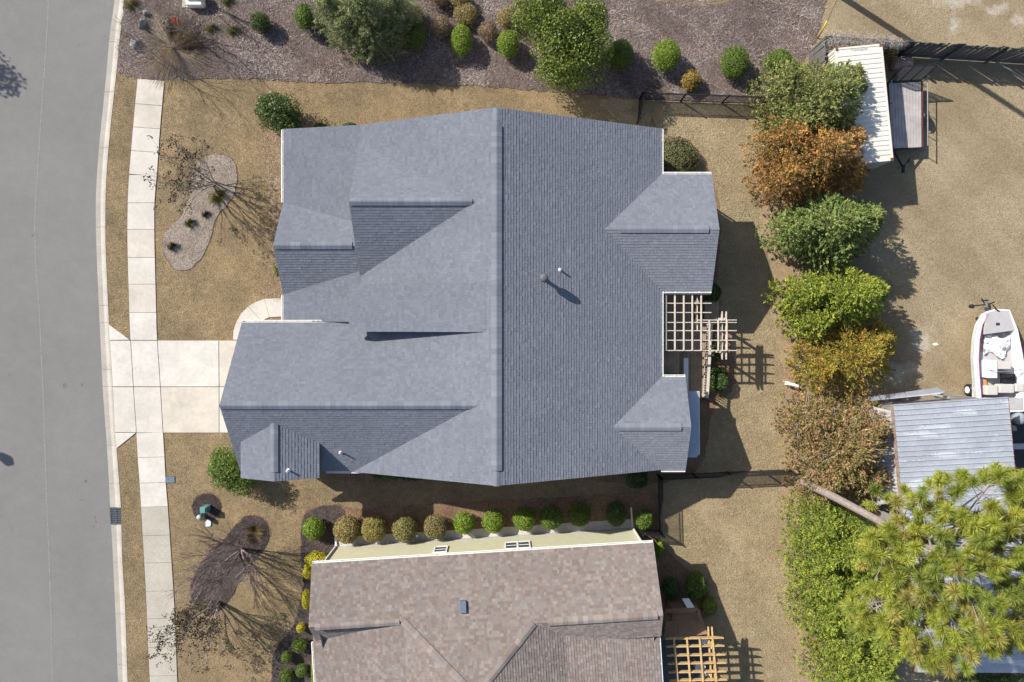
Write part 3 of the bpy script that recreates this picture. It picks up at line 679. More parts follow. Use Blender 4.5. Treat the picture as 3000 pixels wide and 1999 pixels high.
gutter(house, (8.05, 7.56, 2.98), (10.48, 7.56, 2.98), (0, 1, 0)); gutter(house, (8.05, 1.62, 2.98), (10.48, 1.62, 2.98), (0, -1, 0))
gutter(house, (8.05, -2.75, 2.98), (9.15, -2.75, 2.98), (0, 1, 0)); gutter(house, (7.95, -7.48, 2.98), (9.15, -7.48, 2.98), (0, -1, 0))
gutter(house, (-8.98, -7.44, 3.46), (-7.15, -7.44, 3.46), (0, -1, 0))
downspout(house, [(-11.36, 6.3, 2.8), (-11.05, 6.3, 2.5), (-11.05, 6.3, 0.1)]); downspout(house, [(10.4, 7.6, 2.9), (10.14, 7.24, 2.6), (10.14, 7.24, 0.1)])
# roof fittings
fl = P(1590, 816, 5.55); x0 = 1.80; zb = 6.4 - 0.408*(x0+0.4); y0 = 2.08
fv = MB().lathe((x0, y0, zb - 0.1), [(0.09, 0), (0.09, 0.8)], 14).build('flue_pipe', mat('dull_steel', (0.10, 0.10, 0.11), 0.6), house, True)
MB().lathe((x0, y0, zb - 0.1), [(0.10, 0.52), (0.15, 0.56), (0.20, 0.62), (0.20, 0.84), (0.17, 0.90), (0.05, 0.93)], 18).build('flue_cap', mat('dull_steel', (0.10, 0.10, 0.11), 0.6), fv, True)
MB().lathe((x0, y0, zb - 0.06), [(0.20, 0), (0.12, 0.12), (0.10, 0.14)], 14).build('flashing', M_steel, fv, True)
for x, y, z, hh in ((2.60, 2.52, 6.4 - 0.408*3.0, 0.36), (-8.05, -6.33, 3.487 + (7.43-6.33)*0.7, 0.38), (-10.35, -7.03, 5.35 - 0.374*0.6, 0.36)):
    vp = MB().lathe((x, y, z - 0.1), [(0.045, 0), (0.045, hh), (0.03, hh), (0.03, hh - 0.1)], 12).build('vent_pipe', M_pvc, house, True)
    MB().lathe((x, y, z - 0.03), [(0.11, 0), (0.08, 0.05), (0.052, 0.09)], 12).build('pipe_boot', M_pvc, vp, True)

# awning over the rear door
aw = tag(empty('door_awning', (8.8, -5.2, 2.5)), 'long pale blue-grey awning sticking out from under rear south gable', 'awning')
pt = [P(2015, 1146, 2.5), P(2046, 1146, 2.4), P(2047, 1330, 2.4), P(2040, 1339, 2.4), P(2012, 1339, 2.5)]
M_awn = mat('awning_cloth', (0.36, 0.41, 0.48), 0.6, noise=[(3, 0.06, 4)])
MB().prism([(8.7, pt[0].y), (pt[1].x, pt[1].y), (pt[2].x, pt[2].y), (pt[3].x - 0.02, pt[3].y), (8.7, pt[4].y)], lambda x, y: 2.62 - 0.12*(x - 8.7), lambda x, y: 2.66 - 0.12*(x - 8.7)).build('awning_cloth', M_awn, aw, bevel=0.01)
MB().beam((pt[1].x, pt[1].y, 2.44), (pt[2].x, pt[2].y, 2.44), 0.06, 0.10).build('front_bar', M_white, aw)
for y in (pt[1].y - 0.3, pt[2].y + 0.3): MB().beam((8.75, y, 2.0), (pt[1].x - 0.05, y, 2.42), 0.04, 0.04).build('support_arm', M_white, aw)

# ---------------------------------------------------------------- deck and weathered pergola
deck = tag(empty('timber_deck', (9.0, -0.6, 0)), 'brown timber deck in the rear corner under weathered pergola', 'deck')
ya, yb = 1.55, -4.15
for i in range(18):
    x0 = 7.55 + i*0.195
    if x0 > 10.9: break
    yl = -3.05 if x0 < 8.75 else -4.05 + 0.0
    MB().box(x0, x0 + 0.183, yl, 1.5 if x0 < 10.0 else 0.2, 0.50, 0.54).build('board', M_deckwood, deck)
MB().box(7.6, 10.6, -3.0, 0.15, 0.02, 0.495).build('deck_frame', M_brownwood, deck)
for x, y in ((10.95, -0.1), (10.85, -1.9), (10.75, -3.9)):
    MB().box(x-0.05, x+0.05, y-0.05, y+0.05, 0, 1.45).build('rail_post', M_perg, deck)
MB().beam((10.95, -0.1, 1.46), (10.72, -4.0, 1.46), 0.15, 0.04).build('top_rail', M_perg, deck)
MB().beam((10.95, -0.1, 0.75), (10.72, -4.0, 0.75), 0.05, 0.09).build('bottom_rail', M_perg, deck)
for i in range(28):
    t = (i + 0.5) / 28; x = 10.95 + (10.72-10.95)*t; y = -0.1 - 3.9*t
    MB().box(x-0.018, x+0.018, y-0.018, y+0.018, 0.78, 1.44).build('baluster', M_black, deck)
for i in range(3):
    MB().box(10.9 + 0.28*i, 11.2 + 0.28*i, -0.1, 1.2, 0.02, 0.42 - 0.14*i).build('step', M_deckwood, deck)
st = tag(empty('white_bench', (9.7, -2.9, 0.54)), 'long narrow white bench standing on the timber deck', 'bench')
MB().box(9.6, 9.85, -3.85, -1.9, 0.95, 1.0).build('seat', M_white, st, bevel=0.01)
for y in (-3.7, -2.05): MB().box(9.62, 9.83, y-0.03, y+0.03, 0.54, 0.95).build('leg', M_white, st)
tb = tag(empty('patio_table', (8.8, -2.0, 0.54)), 'brown wooden table on the deck beside house wall', 'table')
MB().box(8.3, 9.3, -2.7, -1.55, 1.24, 1.28).build('table_top', M_deckwood, tb, bevel=0.01)
for x in (8.4, 9.2):
    for y in (-2.6, -1.65): MB().box(x-0.04, x+0.04, y-0.04, y+0.04, 0.54, 1.24).build('leg', M_deckwood, tb)

def taper(mb, a, b, w, h, end=0.3):
    """beam whose ends are cut to a taper underneath"""
    a = Vector(a); b = Vector(b); d = (b-a).normalized(); s = Vector((-d.y, d.x, 0)) * (w/2); u = Vector((0, 0, h))
    st_ = [(a, 0.55), (a + d*end, 0.0), (b - d*end, 0.0), (b, 0.55)]
    vs = []
    for p, c in st_: vs += [p - s + u*c, p + s + u*c, p + s + u, p - s + u]
    fs = [(0,1,2,3)] + [(4*i+j, 4*i+(j+1) % 4, 4*i+4+(j+1) % 4, 4*i+4+j) for i in range(3) for j in range(4)] + [(15,14,13,12)]
    return mb.add(vs, [tuple(reversed(f)) for f in fs])
perg = tag(empty('weathered_pergola', (10, 0, 0)), 'pale weathered pergola of crossed timbers above the rear deck', 'pergola')
zt = 2.78; zr = 2.62
xs = [1951, 1977, 2003, 2028, 2054, 2078, 2104, 2129]
for i, x in enumerate(xs):
    a = P(x, 859 if i < 5 else 938, zt); b = P(x, 1028, zt)
    MB().beam(a, b, 0.075, 0.04).build('purlin', M_perg, perg)
for y, xe in ((863, 2080), (889, 2082), (916, 2082), (938, 2156), (945, 2156), (969, 2156), (997, 2157), (1027, 2157)):
    x0_ = 1940 if y != 938 else 2040
    taper(MB(), P(x0_, y, zr), P(xe, y, zr), 0.042, 0.14).build('rafter', M_perg, perg)
for x, y0_, y1_ in ((2040, 868, 972), (2113, 913, 1053), (2125, 913, 1053)):
    taper(MB(), P(x, y0_, zr - 0.19), P(x, y1_, zr - 0.19), 0.045, 0.19).build('cross_beam', M_perg, perg)
for x, y in ((2119, 935), (2119, 1032), (2042, 884)):
    p = P(x, y, zr - 0.19); MB().box(p.x-0.06, p.x+0.06, p.y-0.06, p.y+0.06, 0.0, zr - 0.05).build('post', M_perg, perg)

# ---------------------------------------------------------------- the brown-roofed neighbour
th = math.radians(3.55)
NT = Matrix.Translation((-9.72, -12.11, 0)) @ Matrix.Rotation(th, 4, 'Z')
def NW(x, y, z): return NT @ Vector((x, y, z))
nb = tag(empty('cream_house', NW(8, -6, 0)), 'neighbouring house with brown shingle roof and pale yellow-green siding', 'house')
BROWN = [(0.232,0.188,0.17),(0.265,0.215,0.188),(0.208,0.166,0.148),(0.245,0.188,0.16),(0.28,0.235,0.205),(0.225,0.188,0.17),(0.245,0.206,0.186),(0.215,0.16,0.137)]
R2 = Roof(nb, NT, BROWN, M_deckfelt2, 23, lift=1.0, tint=(0.94, 0.975, 1.0))
sN = 0.42
def planeN(): return 3.4, 0.0, -sN
R2.slope([(0,0),(17.2,0),(17.2,-3.1),(10.95,-3.1),(4.6,-2.69),(0,-2.69)][::-1], *planeN())
R2.panels.pop()
R2.slope([(0,0),(4.6,0),(4.6,-2.69),(0,-2.69)], *planeN()); R2.slope([(4.6,0),(10.95,0),(10.95,-3.1),(8.0,-5.83),(4.6,-2.69)], *planeN()); R2.slope([(10.95,0),(17.2,0),(17.2,-3.1),(10.95,-3.1)], *planeN())
gW = (5.85 - 4.53)/3.4
R2.slope([(4.6,-2.69),(8.0,-5.83),(8.0,-13.0),(4.6,-13.0)], 5.85 - gW*8.0, gW, 0)
gl_ = (4.53 - 3.45)/4.75
R2.slope([(-0.15,-2.69),(4.6,-2.69),(4.6,-13.0),(-0.15,-13.0)], 4.53 - gl_*4.6, gl_, 0)
R2.slope([(0,-2.69),(4.75,-2.69),(4.75,-4.4),(0,-4.4)], 4.53 + 0.9*2.69, 0, 0.9)
gE = (4.7 - 5.85)/2.95
R2.slope([(10.95,-3.1),(8.0,-5.83),(8.0,-13.0),(12.45,-13.0),(12.45,-3.1)], 5.85 - gE*8.0, gE, 0)
zb_ = 5.85 + gE*4.45; gE2 = (3.65 - zb_)/(17.1 - 12.45)
R2.slope([(12.45,-3.1),(17.1,-3.1),(17.1,-13.0),(12.45,-13.0)], zb_ - gE2*12.45, gE2, 0)
R2.slope([(10.8,-3.1),(17.2,-3.1),(17.2,-4.5),(10.8,-4.5)], 4.702 + 0.6*3.1, 0, 0.6)
R2.finish()
R2.ridge((0.3, -2.69, 4.53), (4.4, -2.69, 4.53), 0.42, 0.9, 0.185, rise=0.055); R2.ridge((11.6, -3.1, 4.70), (16.9, -3.1, 4.70), 0.42, 0.6, 0.185, rise=0.055)
R2.ridge((4.6, -2.69, 4.53), (8.0, -5.83, 5.85), 0.28, 0.28, 0.17, rise=0.045, vent=True); R2.ridge((10.95, -3.1, 4.7), (8.0, -5.83, 5.85), 0.28, 0.28, 0.17, rise=0.045, vent=True)
mb = MB()
for (x0, x1, y0, y1, z) in ((0.35, 16.85, -2.6, -0.27, 3.2), (4.0, 16.6, -13, -2.6, 3.3), (0.5, 4.0, -13, -2.6, 3.0)):
    mb.prism([(x0,y0),(x1,y0),(x1,y1),(x0,y1)], 0.0, z)
mb.add([(0.35,-0.3,3.2),(0.35,-5.0,3.2),(0.35,-2.69,4.3),(16.85,-0.3,3.2),(16.85,-5.9,3.2),(16.85,-3.1,4.5)], [(0,1,2),(3,5,4)])
mb.v = [tuple(NT @ Vector(v)) for v in mb.v]; mb.build('wall', M_yellow, nb)
mb = MB()       # lap siding on the north and west walls
for i in range(24):
    z = 0.36 + i*0.12
    for (a, b, o) in (((0.35, -0.27), (16.85, -0.27), (0, 1)), ((16.85, -0.27), (16.85, -12), (1, 0))):
        a0 = Vector((a[0] + o[0]*0.022, a[1] + o[1]*0.022, z)); b0 = Vector((b[0] + o[0]*0.022, b[1] + o[1]*0.022, z))
        a1 = Vector((a[0] + o[0]*0.006, a[1] + o[1]*0.006, z + 0.125)); b1 = Vector((b[0] + o[0]*0.006, b[1] + o[1]*0.006, z + 0.125))
        mb.add([a0, b0, b1, a1, Vector((a[0] + o[0]*0.004, a[1] + o[1]*0.004, z)), Vector((b[0] + o[0]*0.004, b[1] + o[1]*0.004, z))], [(1,0,3,2),(0,1,5,4)])
mb.v = [tuple(NT @ Vector(v)) for v in mb.v]; mb.build('siding', M_yellow, nb)
mb = MB().prism([(0.33,-0.4),(16.87,-0.4),(16.87,-0.235),(0.33,-0.235)], 0.0, 0.34); mb.v = [tuple(NT @ Vector(v)) for v in mb.v]; mb.build('foundation', M_found, nb)
mb = MB().prism([(0.3,-0.24),(16.9,-0.24),(16.9,0.24),(0.3,0.24)], 0.0, 0.035); mb.v = [tuple(NT @ Vector(v)) for v in mb.v]; mb.build('drip_strip', M_conc, nb)
def win(x0, x1, z0, z1, n):
    mb = MB(); y = -0.24
    mb.box(x0, x1, y, y + 0.05, z0, z0 + 0.07); mb.box(x0, x1, y, y + 0.05, z1 - 0.07, z1)
    mb.box(x0, x0 + 0.07, y, y + 0.05, z0 + 0.07, z1 - 0.07); mb.box(x1 - 0.07, x1, y, y + 0.05, z0 + 0.07, z1 - 0.07)
    for i in range(1, n): xm = x0 + (x1-x0)*i/n; mb.box(xm - 0.05, xm + 0.05, y, y + 0.05, z0 + 0.07, z1 - 0.07)
    mb.v = [tuple(NT @ Vector(v)) for v in mb.v]; w = mb.build('window', M_white, nb)
    for i in range(n):
        a = x0 + (x1-x0)*i/n + 0.06; b = x0 + (x1-x0)*(i+1)/n - 0.06
        m2 = MB().box(a, b, y + 0.005, y + 0.02, z0 + 0.07, z1 - 0.07); m2.v = [tuple(NT @ Vector(v)) for v in m2.v]; m2.build('pane', M_glass, w)
        m2 = MB().box(a, b, y + 0.02, y + 0.035, (z0+z1)/2 - 0.02, (z0+z1)/2 + 0.02); m2.v = [tuple(NT @ Vector(v)) for v in m2.v]; m2.build('sash_bar', M_white, w)
win(5.95, 6.68, 1.25, 2.2, 1); win(9.7, 11.05, 1.25, 2.35, 2)
gutter(nb, NW(0.02, 0.01, 3.38), NW(17.18, 0.01, 3.38), (NT.to_3x3() @ Vector((0, 1, 0))))
gutter(nb, NW(17.11, -4.5, 3.62), NW(17.11, -12.5, 3.62), (NT.to_3x3() @ Vector((1, 0, 0)))); gutter(nb, NW(-0.16, -3.95, 3.42), NW(-0.16, -12.5, 3.42), (NT.to_3x3() @ Vector((-1, 0, 0))))
downspout(nb, [NW(0.25, 0.08, 3.3), NW(0.40, -0.19, 3.0), NW(0.40, -0.19, 0.15), NW(0.40, 0.35, 0.06)]); downspout(nb, [NW(16.6, 0.08, 3.3), NW(16.75, -0.19, 3.0), NW(16.75, -0.19, 0.15), NW(16.75, 0.9, 0.06)])
p = NT.inverted() @ P(1357, 1775, 4.3); zz = 3.4 - sN*p.y
mb = MB().prism([(p.x-0.16, p.y-0.25), (p.x+0.16, p.y-0.25), (p.x+0.16, p.y+0.25), (p.x-0.16, p.y+0.25)], lambda x, y: 3.4 - sN*y, lambda x, y: 3.4 - sN*y + 0.16); mb.v = [tuple(NT @ Vector(v)) for v in mb.v]
mb.build('roof_vent', mat('vent_blue_grey', (0.09, 0.12, 0.17), 0.5), nb, bevel=0.02)
# ---------------------------------------------------------------- vegetation
def unit(a): return a / np.maximum(np.linalg.norm(a, axis=1, keepdims=True), 1e-9)
class Leaves:
    def __init__(s): s.V = []; s.C = []
    def add(s, C, D, N, L, W, col):
        """diamond leaves: centre, length axis, rough normal, length, width, colour"""
        D = unit(D); S = unit(np.cross(D, N)); n = len(C)
        L = np.broadcast_to(np.reshape(L, (-1, 1)), (n, 1)); W = np.broadcast_to(np.reshape(W, (-1, 1)), (n, 1))
        V = np.stack([C - D*L/2, C + S*W/2 - D*L*0.05, C + D*L/2, C - S*W/2 - D*L*0.05], 1)
        s.V.append(V.reshape(-1, 3)); s.C.append(np.repeat(np.broadcast_to(col, (n, 3)), 4, 0)); return s
    def build(s, name, m, parent):
        V = np.concatenate(s.V); C = np.concatenate(s.C)
        return link(name, np_mesh(name, V, np.arange(len(V)).reshape(-1, 4), C), m, parent)
def rdir(n): return unit(rng.normal(size=(n, 3)))
def pick(pal, n, var=0.22):
    pal = np.array(pal); return 1.5 * pal[rng.integers(0, len(pal), n)] * rng.uniform(1-var, 1+var, (n, 1))
def blob_noise(d, seed, k=3.0):
    return (np.sin(d[:,0]*k*1.3+seed) + np.sin(d[:,1]*k*1.1+seed*2.3) + np.sin(d[:,2]*k*1.7+seed*0.7) + np.sin((d[:,0]+d[:,1])*k*2.1+seed*3.1)*0.6) / 3.6
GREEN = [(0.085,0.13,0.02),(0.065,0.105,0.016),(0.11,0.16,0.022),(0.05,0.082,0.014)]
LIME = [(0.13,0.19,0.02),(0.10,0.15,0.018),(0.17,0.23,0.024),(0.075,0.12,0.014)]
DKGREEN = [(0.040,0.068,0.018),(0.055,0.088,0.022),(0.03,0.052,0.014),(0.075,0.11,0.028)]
OLIVE = [(0.135,0.15,0.045),(0.10,0.115,0.035),(0.165,0.175,0.06),(0.08,0.095,0.03)]
TANBUSH = [(0.24,0.185,0.07),(0.18,0.135,0.05),(0.28,0.225,0.10),(0.14,0.12,0.04)]
BROWNB = [(0.18,0.125,0.08),(0.13,0.09,0.06),(0.22,0.16,0.10)]
YELLOW = [(0.38,0.31,0.02),(0.30,0.26,0.02),(0.22,0.24,0.02)]
AUTUMN = [(0.26,0.10,0.03),(0.17,0.16,0.03),(0.28,0.18,0.05),(0.09,0.12,0.02)]
def shrub(name, label, cat, x, y, rx, ry=None, h=None, pal=GREEN, n=2600, leaf=(0.075, 0.05), group=None, m=M_leaf, lump=0.06, hang=0.85, zoff=0.0):
    """clipped or rounded shrub: x, y = outline centre in the picture, rx, ry in picture pixels"""
    ry = ry or rx; s = F / H; a = rx / s; b = ry / s; h = h or (a + b) * 0.95
    c = P(x, y, h*0.55); base = Vector((c.x, c.y, 0.0))
    root = tag(empty(name, base), label, cat, group)
    lump = lump*1.5; a *= rng.uniform(0.94, 1.07); b *= rng.uniform(0.94, 1.07); h *= rng.uniform(0.92, 1.1)
    k = int(n * max(0.35, (a*b) / 0.36)); k = min(k, 9000)
    d = rdir(k); d[:, 2] = np.where(d[:, 2] < -0.45, -d[:, 2], d[:, 2])
    sd = rng.uniform(0, 9); bump = 1 + lump*blob_noise(d, sd, 4.0) + lump*0.5*blob_noise(d, sd+4, 11.0)
    rad = bump * (1 - 0.20*rng.uniform(0, 1, k)**2.2)
    hz = h*0.52
    C = np.column_stack([base.x + d[:,0]*a*rad, base.y + d[:,1]*b*rad, h*0.5 + zoff + d[:,2]*hz*rad])
    D = unit(d*0.55 + rdir(k)*0.9); Nn = unit(d + rdir(k)*0.55)
    tone = 1 + 0.16*blob_noise(d, sd+2, 5.0)[:, None]
    lv = Leaves(); lv.add(C, D, Nn, rng.uniform(leaf[0]*0.7, leaf[0]*1.3, k), rng.uniform(leaf[1]*0.7, leaf[1]*1.3, k), pick(pal, k)*tone)
    k2 = k // 3; d2 = rdir(k2); r2 = rng.uniform(0.55, 0.85, k2)[:, None]   # inner leaves fill the gaps
    C2 = np.array([base.x, base.y, h*0.5 + zoff]) + d2*r2*np.array([a, b, hz]); C2[:, 2] = np.maximum(C2[:, 2], 0.04)
    lv.add(C2, rdir(k2), d2, leaf[0]*1.7, leaf[1]*2.2, pick(pal, k2))
    lv.build('foliage', m, root)
    st = MB()
    for t in range(4):
        an = t*1.6 + sd; st.tube([base + Vector((0.03*math.cos(an), 0.03*math.sin(an), 0)), base + Vector((a*0.45*math.cos(an), b*0.45*math.sin(an), h*0.55))], [0.025, 0.010], 5)
    st.build('stem', M_bark, root)
    return root
def broadleaf(name, label, lobes, base, pal, n, leaf, m=M_gloss, trunk_r=0.12, cat='tree', group=None, depth=0.35, lump=0.10):
    """lobes: (centre Vector, rx, ry, rz)"""
    base = Vector(base); root = tag(empty(name, base), label, cat, group); lv = Leaves()
    vol = [l[1]*l[2] + l[2]*l[3] for l in lobes]
    for li, (c, a, b, hz) in enumerate(lobes):
        k = int(n * vol[li] / sum(vol)); d = rdir(k); d[:, 2] = np.where(d[:, 2] < -0.5, -d[:, 2], d[:, 2])
        sd = li*2.1 + len(name); bump = 1 + lump*blob_noise(d, sd, 3.5) + lump*0.8*blob_noise(d, sd+3, 8.0)
        rad = bump * (1 - depth*rng.uniform(0, 1, k)**1.8)
        C = np.array(c) + d*rad[:, None]*np.array([a, b, hz]); C[:, 2] = np.maximum(C[:, 2], 0.1)
        keep = np.ones(k, bool)
        for lj, (c2, a2, b2, h2) in enumerate(lobes):
            if lj != li: keep &= np.linalg.norm((C - np.array(c2)) / np.array([a2, b2, h2]), axis=1) > 0.68
        tone = (1 + 0.2*blob_noise(d, sd+1, 6.0))[:, None]
        D = unit(d*0.6 + rdir(k)*0.8 + np.array([0, 0, -0.15])); Nn = unit(d*0.8 + rdir(k)*0.7)
        col = pick(pal, k)*tone
        lv.add(C[keep], D[keep], Nn[keep], rng.uniform(leaf[0]*0.7, leaf[0]*1.25, keep.sum()), rng.uniform(leaf[1]*0.7, leaf[1]*1.25, keep.sum()), col[keep])
        k2 = k // 4; d2 = rdir(k2); lv.add(np.array(c) + d2*rng.uniform(0.3, 0.68, (k2, 1))*np.array([a, b, hz]), rdir(k2), d2, leaf[0]*1.6, leaf[1]*1.8, pick(pal, k2))
    lv.build('crown', m, root)
    tm = MB()
    top = sum((Vector(l[0]) for l in lobes), Vector()) / len(lobes)
    tm.tube([base, base.lerp(top, 0.5), top], [trunk_r, trunk_r*0.75, trunk_r*0.4], 8)
    for c, a, b, hz in lobes: tm.tube([base.lerp(top, 0.35), Vector(c)], [trunk_r*0.5, trunk_r*0.2], 6)
    tm.build('trunk', M_bark, root)
    return root
def conifer(name, label, x, y, rx, ry, h, pal, peaks=None, nspray=620, k=30, leafl=0.115, leafw=0.036, group=None, seed=0, mid=0.45, power=0.52, droop=0.25, cat='tree', twigs=0, plume=0.5):
    """feathery evergreen: outline centre x, y and half sizes rx, ry in picture pixels, sprays of scale leaves along plumes"""
    c = P(x, y, h*mid); s = F / (H - h*mid); a = rx / s; b = ry / s
    base = Vector((c.x, c.y, 0.0)); root = tag(empty(name, base), label, cat, group); lv = Leaves()
    peaks = peaks or [(0.0, 0.0, 1.0, 1.0)]
    nspray = int(nspray*1.75); leafw = min(leafw, 0.04); plume = plume*0.8
    wts = np.array([p[3]**2 for p in peaks]); tm = MB()
    for pi, (ox, oy, hh, sc) in enumerate(peaks):
        n = int(nspray * wts[pi] / wts.sum()); top = h*hh
        zf = rng.uniform(0.06, 1.0, n)**0.85; ang = rng.uniform(0, 2*np.pi, n)
        bump = 1 + 0.09*np.sin(ang*3 + seed + pi) + 0.08*np.sin(ang*7 + seed*2 + zf*5) + rng.normal(0, 0.06, n)
        r = np.clip(1 - zf, 0, 1)**power * bump
        r = np.minimum(r, 1.12*np.sqrt(np.clip(zf*3.5, 0.05, 1)))
        ca, sa = np.cos(ang), np.sin(ang)
        out_ = np.column_stack([ca*a*sc*r, sa*b*sc*r, zf*top])
        o0 = np.array([base.x + ox*a, base.y + oy*b, 0.0])
        tip = o0 + out_
        dirv = unit(np.column_stack([ca, sa, rng.uniform(0.15, 1.1, n) - droop + zf*0.5]) + rng.normal(0, 0.3, (n, 3)))
        ln = plume * rng.uniform(0.6, 1.3, n)[:, None] * sc
        ramp = np.linspace(0, 1, k)
        q_ = (tip[:, None, :] - dirv[:, None, :]*ln[:, None, :]*(1 - ramp)[None, :, None])
        spread = (0.20*plume*(1 - ramp*0.75))[None, :, None]
        q_ = q_ + rng.normal(0, 1, q_.shape)*spread*0.62
        tone = pick(pal, n, 0.28)*1.22
        D = unit((dirv[:, None, :] + rng.normal(0, 0.55, q_.shape)).reshape(-1, 3))
        cc = (tone[:, None, :] * rng.uniform(0.75, 1.3, (n, k, 1))).reshape(-1, 3)
        m_ = n*k
        lv.add(q_.reshape(-1, 3), D, rdir(m_) + np.array([0, 0, 0.8]), rng.uniform(leafl*0.6, leafl*1.3, m_), rng.uniform(leafw*0.6, leafw*1.3, m_), cc)
        kk = n*8; zf2 = rng.uniform(0.05, 0.9, kk); an2 = rng.uniform(0, 2*np.pi, kk); r2 = (1-zf2)**power*rng.uniform(0.1, 0.78, kk)
        lv.add(o0 + np.column_stack([np.cos(an2)*a*sc*r2, np.sin(an2)*b*sc*r2, zf2*top]), rdir(kk), rdir(kk) + np.array([0, 0, 1.0]), leafl*1.2, leafw*1.7, pick(pal, kk))
        b0 = Vector(o0); tm.tube([b0, b0 + Vector((0, 0, top*0.6)), b0 + Vector((0, 0, top*0.94))], [0.11*sc + 0.03, 0.07*sc, 0.02], 7)
        for t in range(10 + twigs):
            an = rng.uniform(0, 6.28); z0 = rng.uniform(0.1, 0.75)*top; rr = (1 - z0/top)**power
            ex = 0.8 if t < 10 else 1.0
            tm.tube([b0 + Vector((0, 0, z0)), b0 + Vector((math.cos(an)*a*sc*rr*ex, math.sin(an)*b*sc*rr*ex, z0 + 0.35*rr + (0.25 if t >= 10 else 0)))], [0.03, 0.010], 4)
    lv.build('crown', M_needle, root); tm.build('trunk', M_greybark if twigs else M_bark, root)
    return root

# --- the evergreen row behind the garden
SPRUCE = [(0.145,0.165,0.052),(0.115,0.135,0.042),(0.185,0.19,0.065),(0.085,0.11,0.034),(0.20,0.19,0.07)]
RUSTY = [(0.25,0.135,0.04),(0.19,0.10,0.032),(0.30,0.175,0.055),(0.14,0.085,0.03),(0.11,0.09,0.03)]
FRESH = [(0.12,0.16,0.046),(0.095,0.13,0.036),(0.155,0.19,0.06),(0.075,0.108,0.03),(0.18,0.195,0.062)]
CHART = [(0.165,0.195,0.028),(0.12,0.15,0.022),(0.21,0.225,0.035),(0.085,0.11,0.018)]
GOLD = [(0.215,0.165,0.028),(0.21,0.12,0.03),(0.165,0.15,0.022),(0.24,0.165,0.034),(0.105,0.115,0.018)]
DULL = [(0.19,0.14,0.055),(0.145,0.105,0.042),(0.23,0.165,0.075),(0.10,0.085,0.03),(0.13,0.125,0.035),(0.24,0.14,0.08)]
BRIGHT = [(0.15,0.19,0.028),(0.10,0.138,0.02),(0.195,0.225,0.034),(0.068,0.1,0.016),(0.19,0.195,0.03)]
ROW = 'evergreens along the back boundary'
conifer('evergreen_tree', 'broad grey-green evergreen beside the white shipping container', 2378, 294, 186, 168, 5.0, SPRUCE, seed=1, nspray=900, k=34, leafw=0.06, plume=0.45, group=ROW, mid=0.4, peaks=[(0.05,-0.05,1.0,0.95),(-0.45,0.3,0.75,0.6),(-0.3,-0.45,0.7,0.6),(0.45,0.25,0.78,0.6),(0.35,-0.4,0.7,0.55)])
conifer('evergreen_tree', 'rust-orange juniper between the two green evergreens near container', 2376, 470, 188, 152, 5.0, RUSTY, seed=2, nspray=860, k=30, leafw=0.04, plume=0.62, group=ROW, mid=0.4, peaks=[(0.0,0.0,1.0,0.9),(-0.4,0.35,0.8,0.65),(-0.4,-0.35,0.75,0.6),(0.45,0.3,0.8,0.55),(0.5,-0.25,0.7,0.6)])
conifer('evergreen_tree', 'fresh green evergreen just below the rust-orange juniper', 2428, 674, 184, 134, 4.8, FRESH, seed=3, nspray=880, k=34, leafw=0.06, plume=0.45, group=ROW, mid=0.4, peaks=[(0.0,0.05,1.0,0.9),(-0.5,0.0,0.8,0.6),(0.45,0.2,0.8,0.6),(0.1,-0.4,0.75,0.6)])
conifer('evergreen_tree', 'yellow-green juniper in the middle of the evergreen row', 2445, 876, 176, 132, 4.8, CHART, seed=4, nspray=860, k=32, leafw=0.05, plume=0.5, group=ROW, mid=0.4, peaks=[(0.05,0.0,1.0,0.9),(-0.5,0.1,0.8,0.6),(-0.35,-0.5,0.7,0.55),(0.45,0.15,0.78,0.6)])
conifer('evergreen_tree', 'golden-orange open juniper next to the little white dog', 2478, 1042, 192, 172, 4.2, GOLD, seed=5, nspray=520, k=34, leafw=0.04, plume=0.75, group=ROW, mid=0.35, power=0.75, peaks=[(0.05,0.05,1.0,1.0),(-0.4,-0.2,0.75,0.55),(0.4,0.3,0.75,0.55)])
conifer('evergreen_tree', 'dull brown half-bare juniper against the metal shed', 2450, 1312, 195, 190, 4.4, DULL, seed=6, nspray=1000, k=24, leafw=0.04, plume=0.5, group=ROW, mid=0.4, twigs=14, peaks=[(0.0,0.05,1.0,0.95),(-0.4,0.45,0.75,0.55),(-0.2,-0.45,0.78,0.6),(0.4,0.35,0.8,0.55),(0.4,-0.4,0.75,0.6)])
for lab, x, y, rx, ry, hh, sd in (('bright green cypress at top end of the dense hedge clump', 2436, 1575, 140, 135, 5.2, 7), ('bright green cypress in the middle of the hedge clump', 2438, 1740, 132, 145, 5.4, 8), ('yellow-green cypress at the picture bottom of the hedge clump', 2500, 1915, 150, 140, 5.0, 9)):
    conifer('cypress_tree', lab, x, y, rx, ry, hh, BRIGHT, seed=sd, nspray=860, k=34, leafl=0.095, leafw=0.03, plume=0.42, group='cypress hedge clump', mid=0.4, peaks=[(0,0,1.0,0.9),(-0.35,0.4,0.85,0.65),(-0.4,-0.35,0.8,0.65),(0.4,0.3,0.85,0.6),(0.35,-0.45,0.8,0.6)])
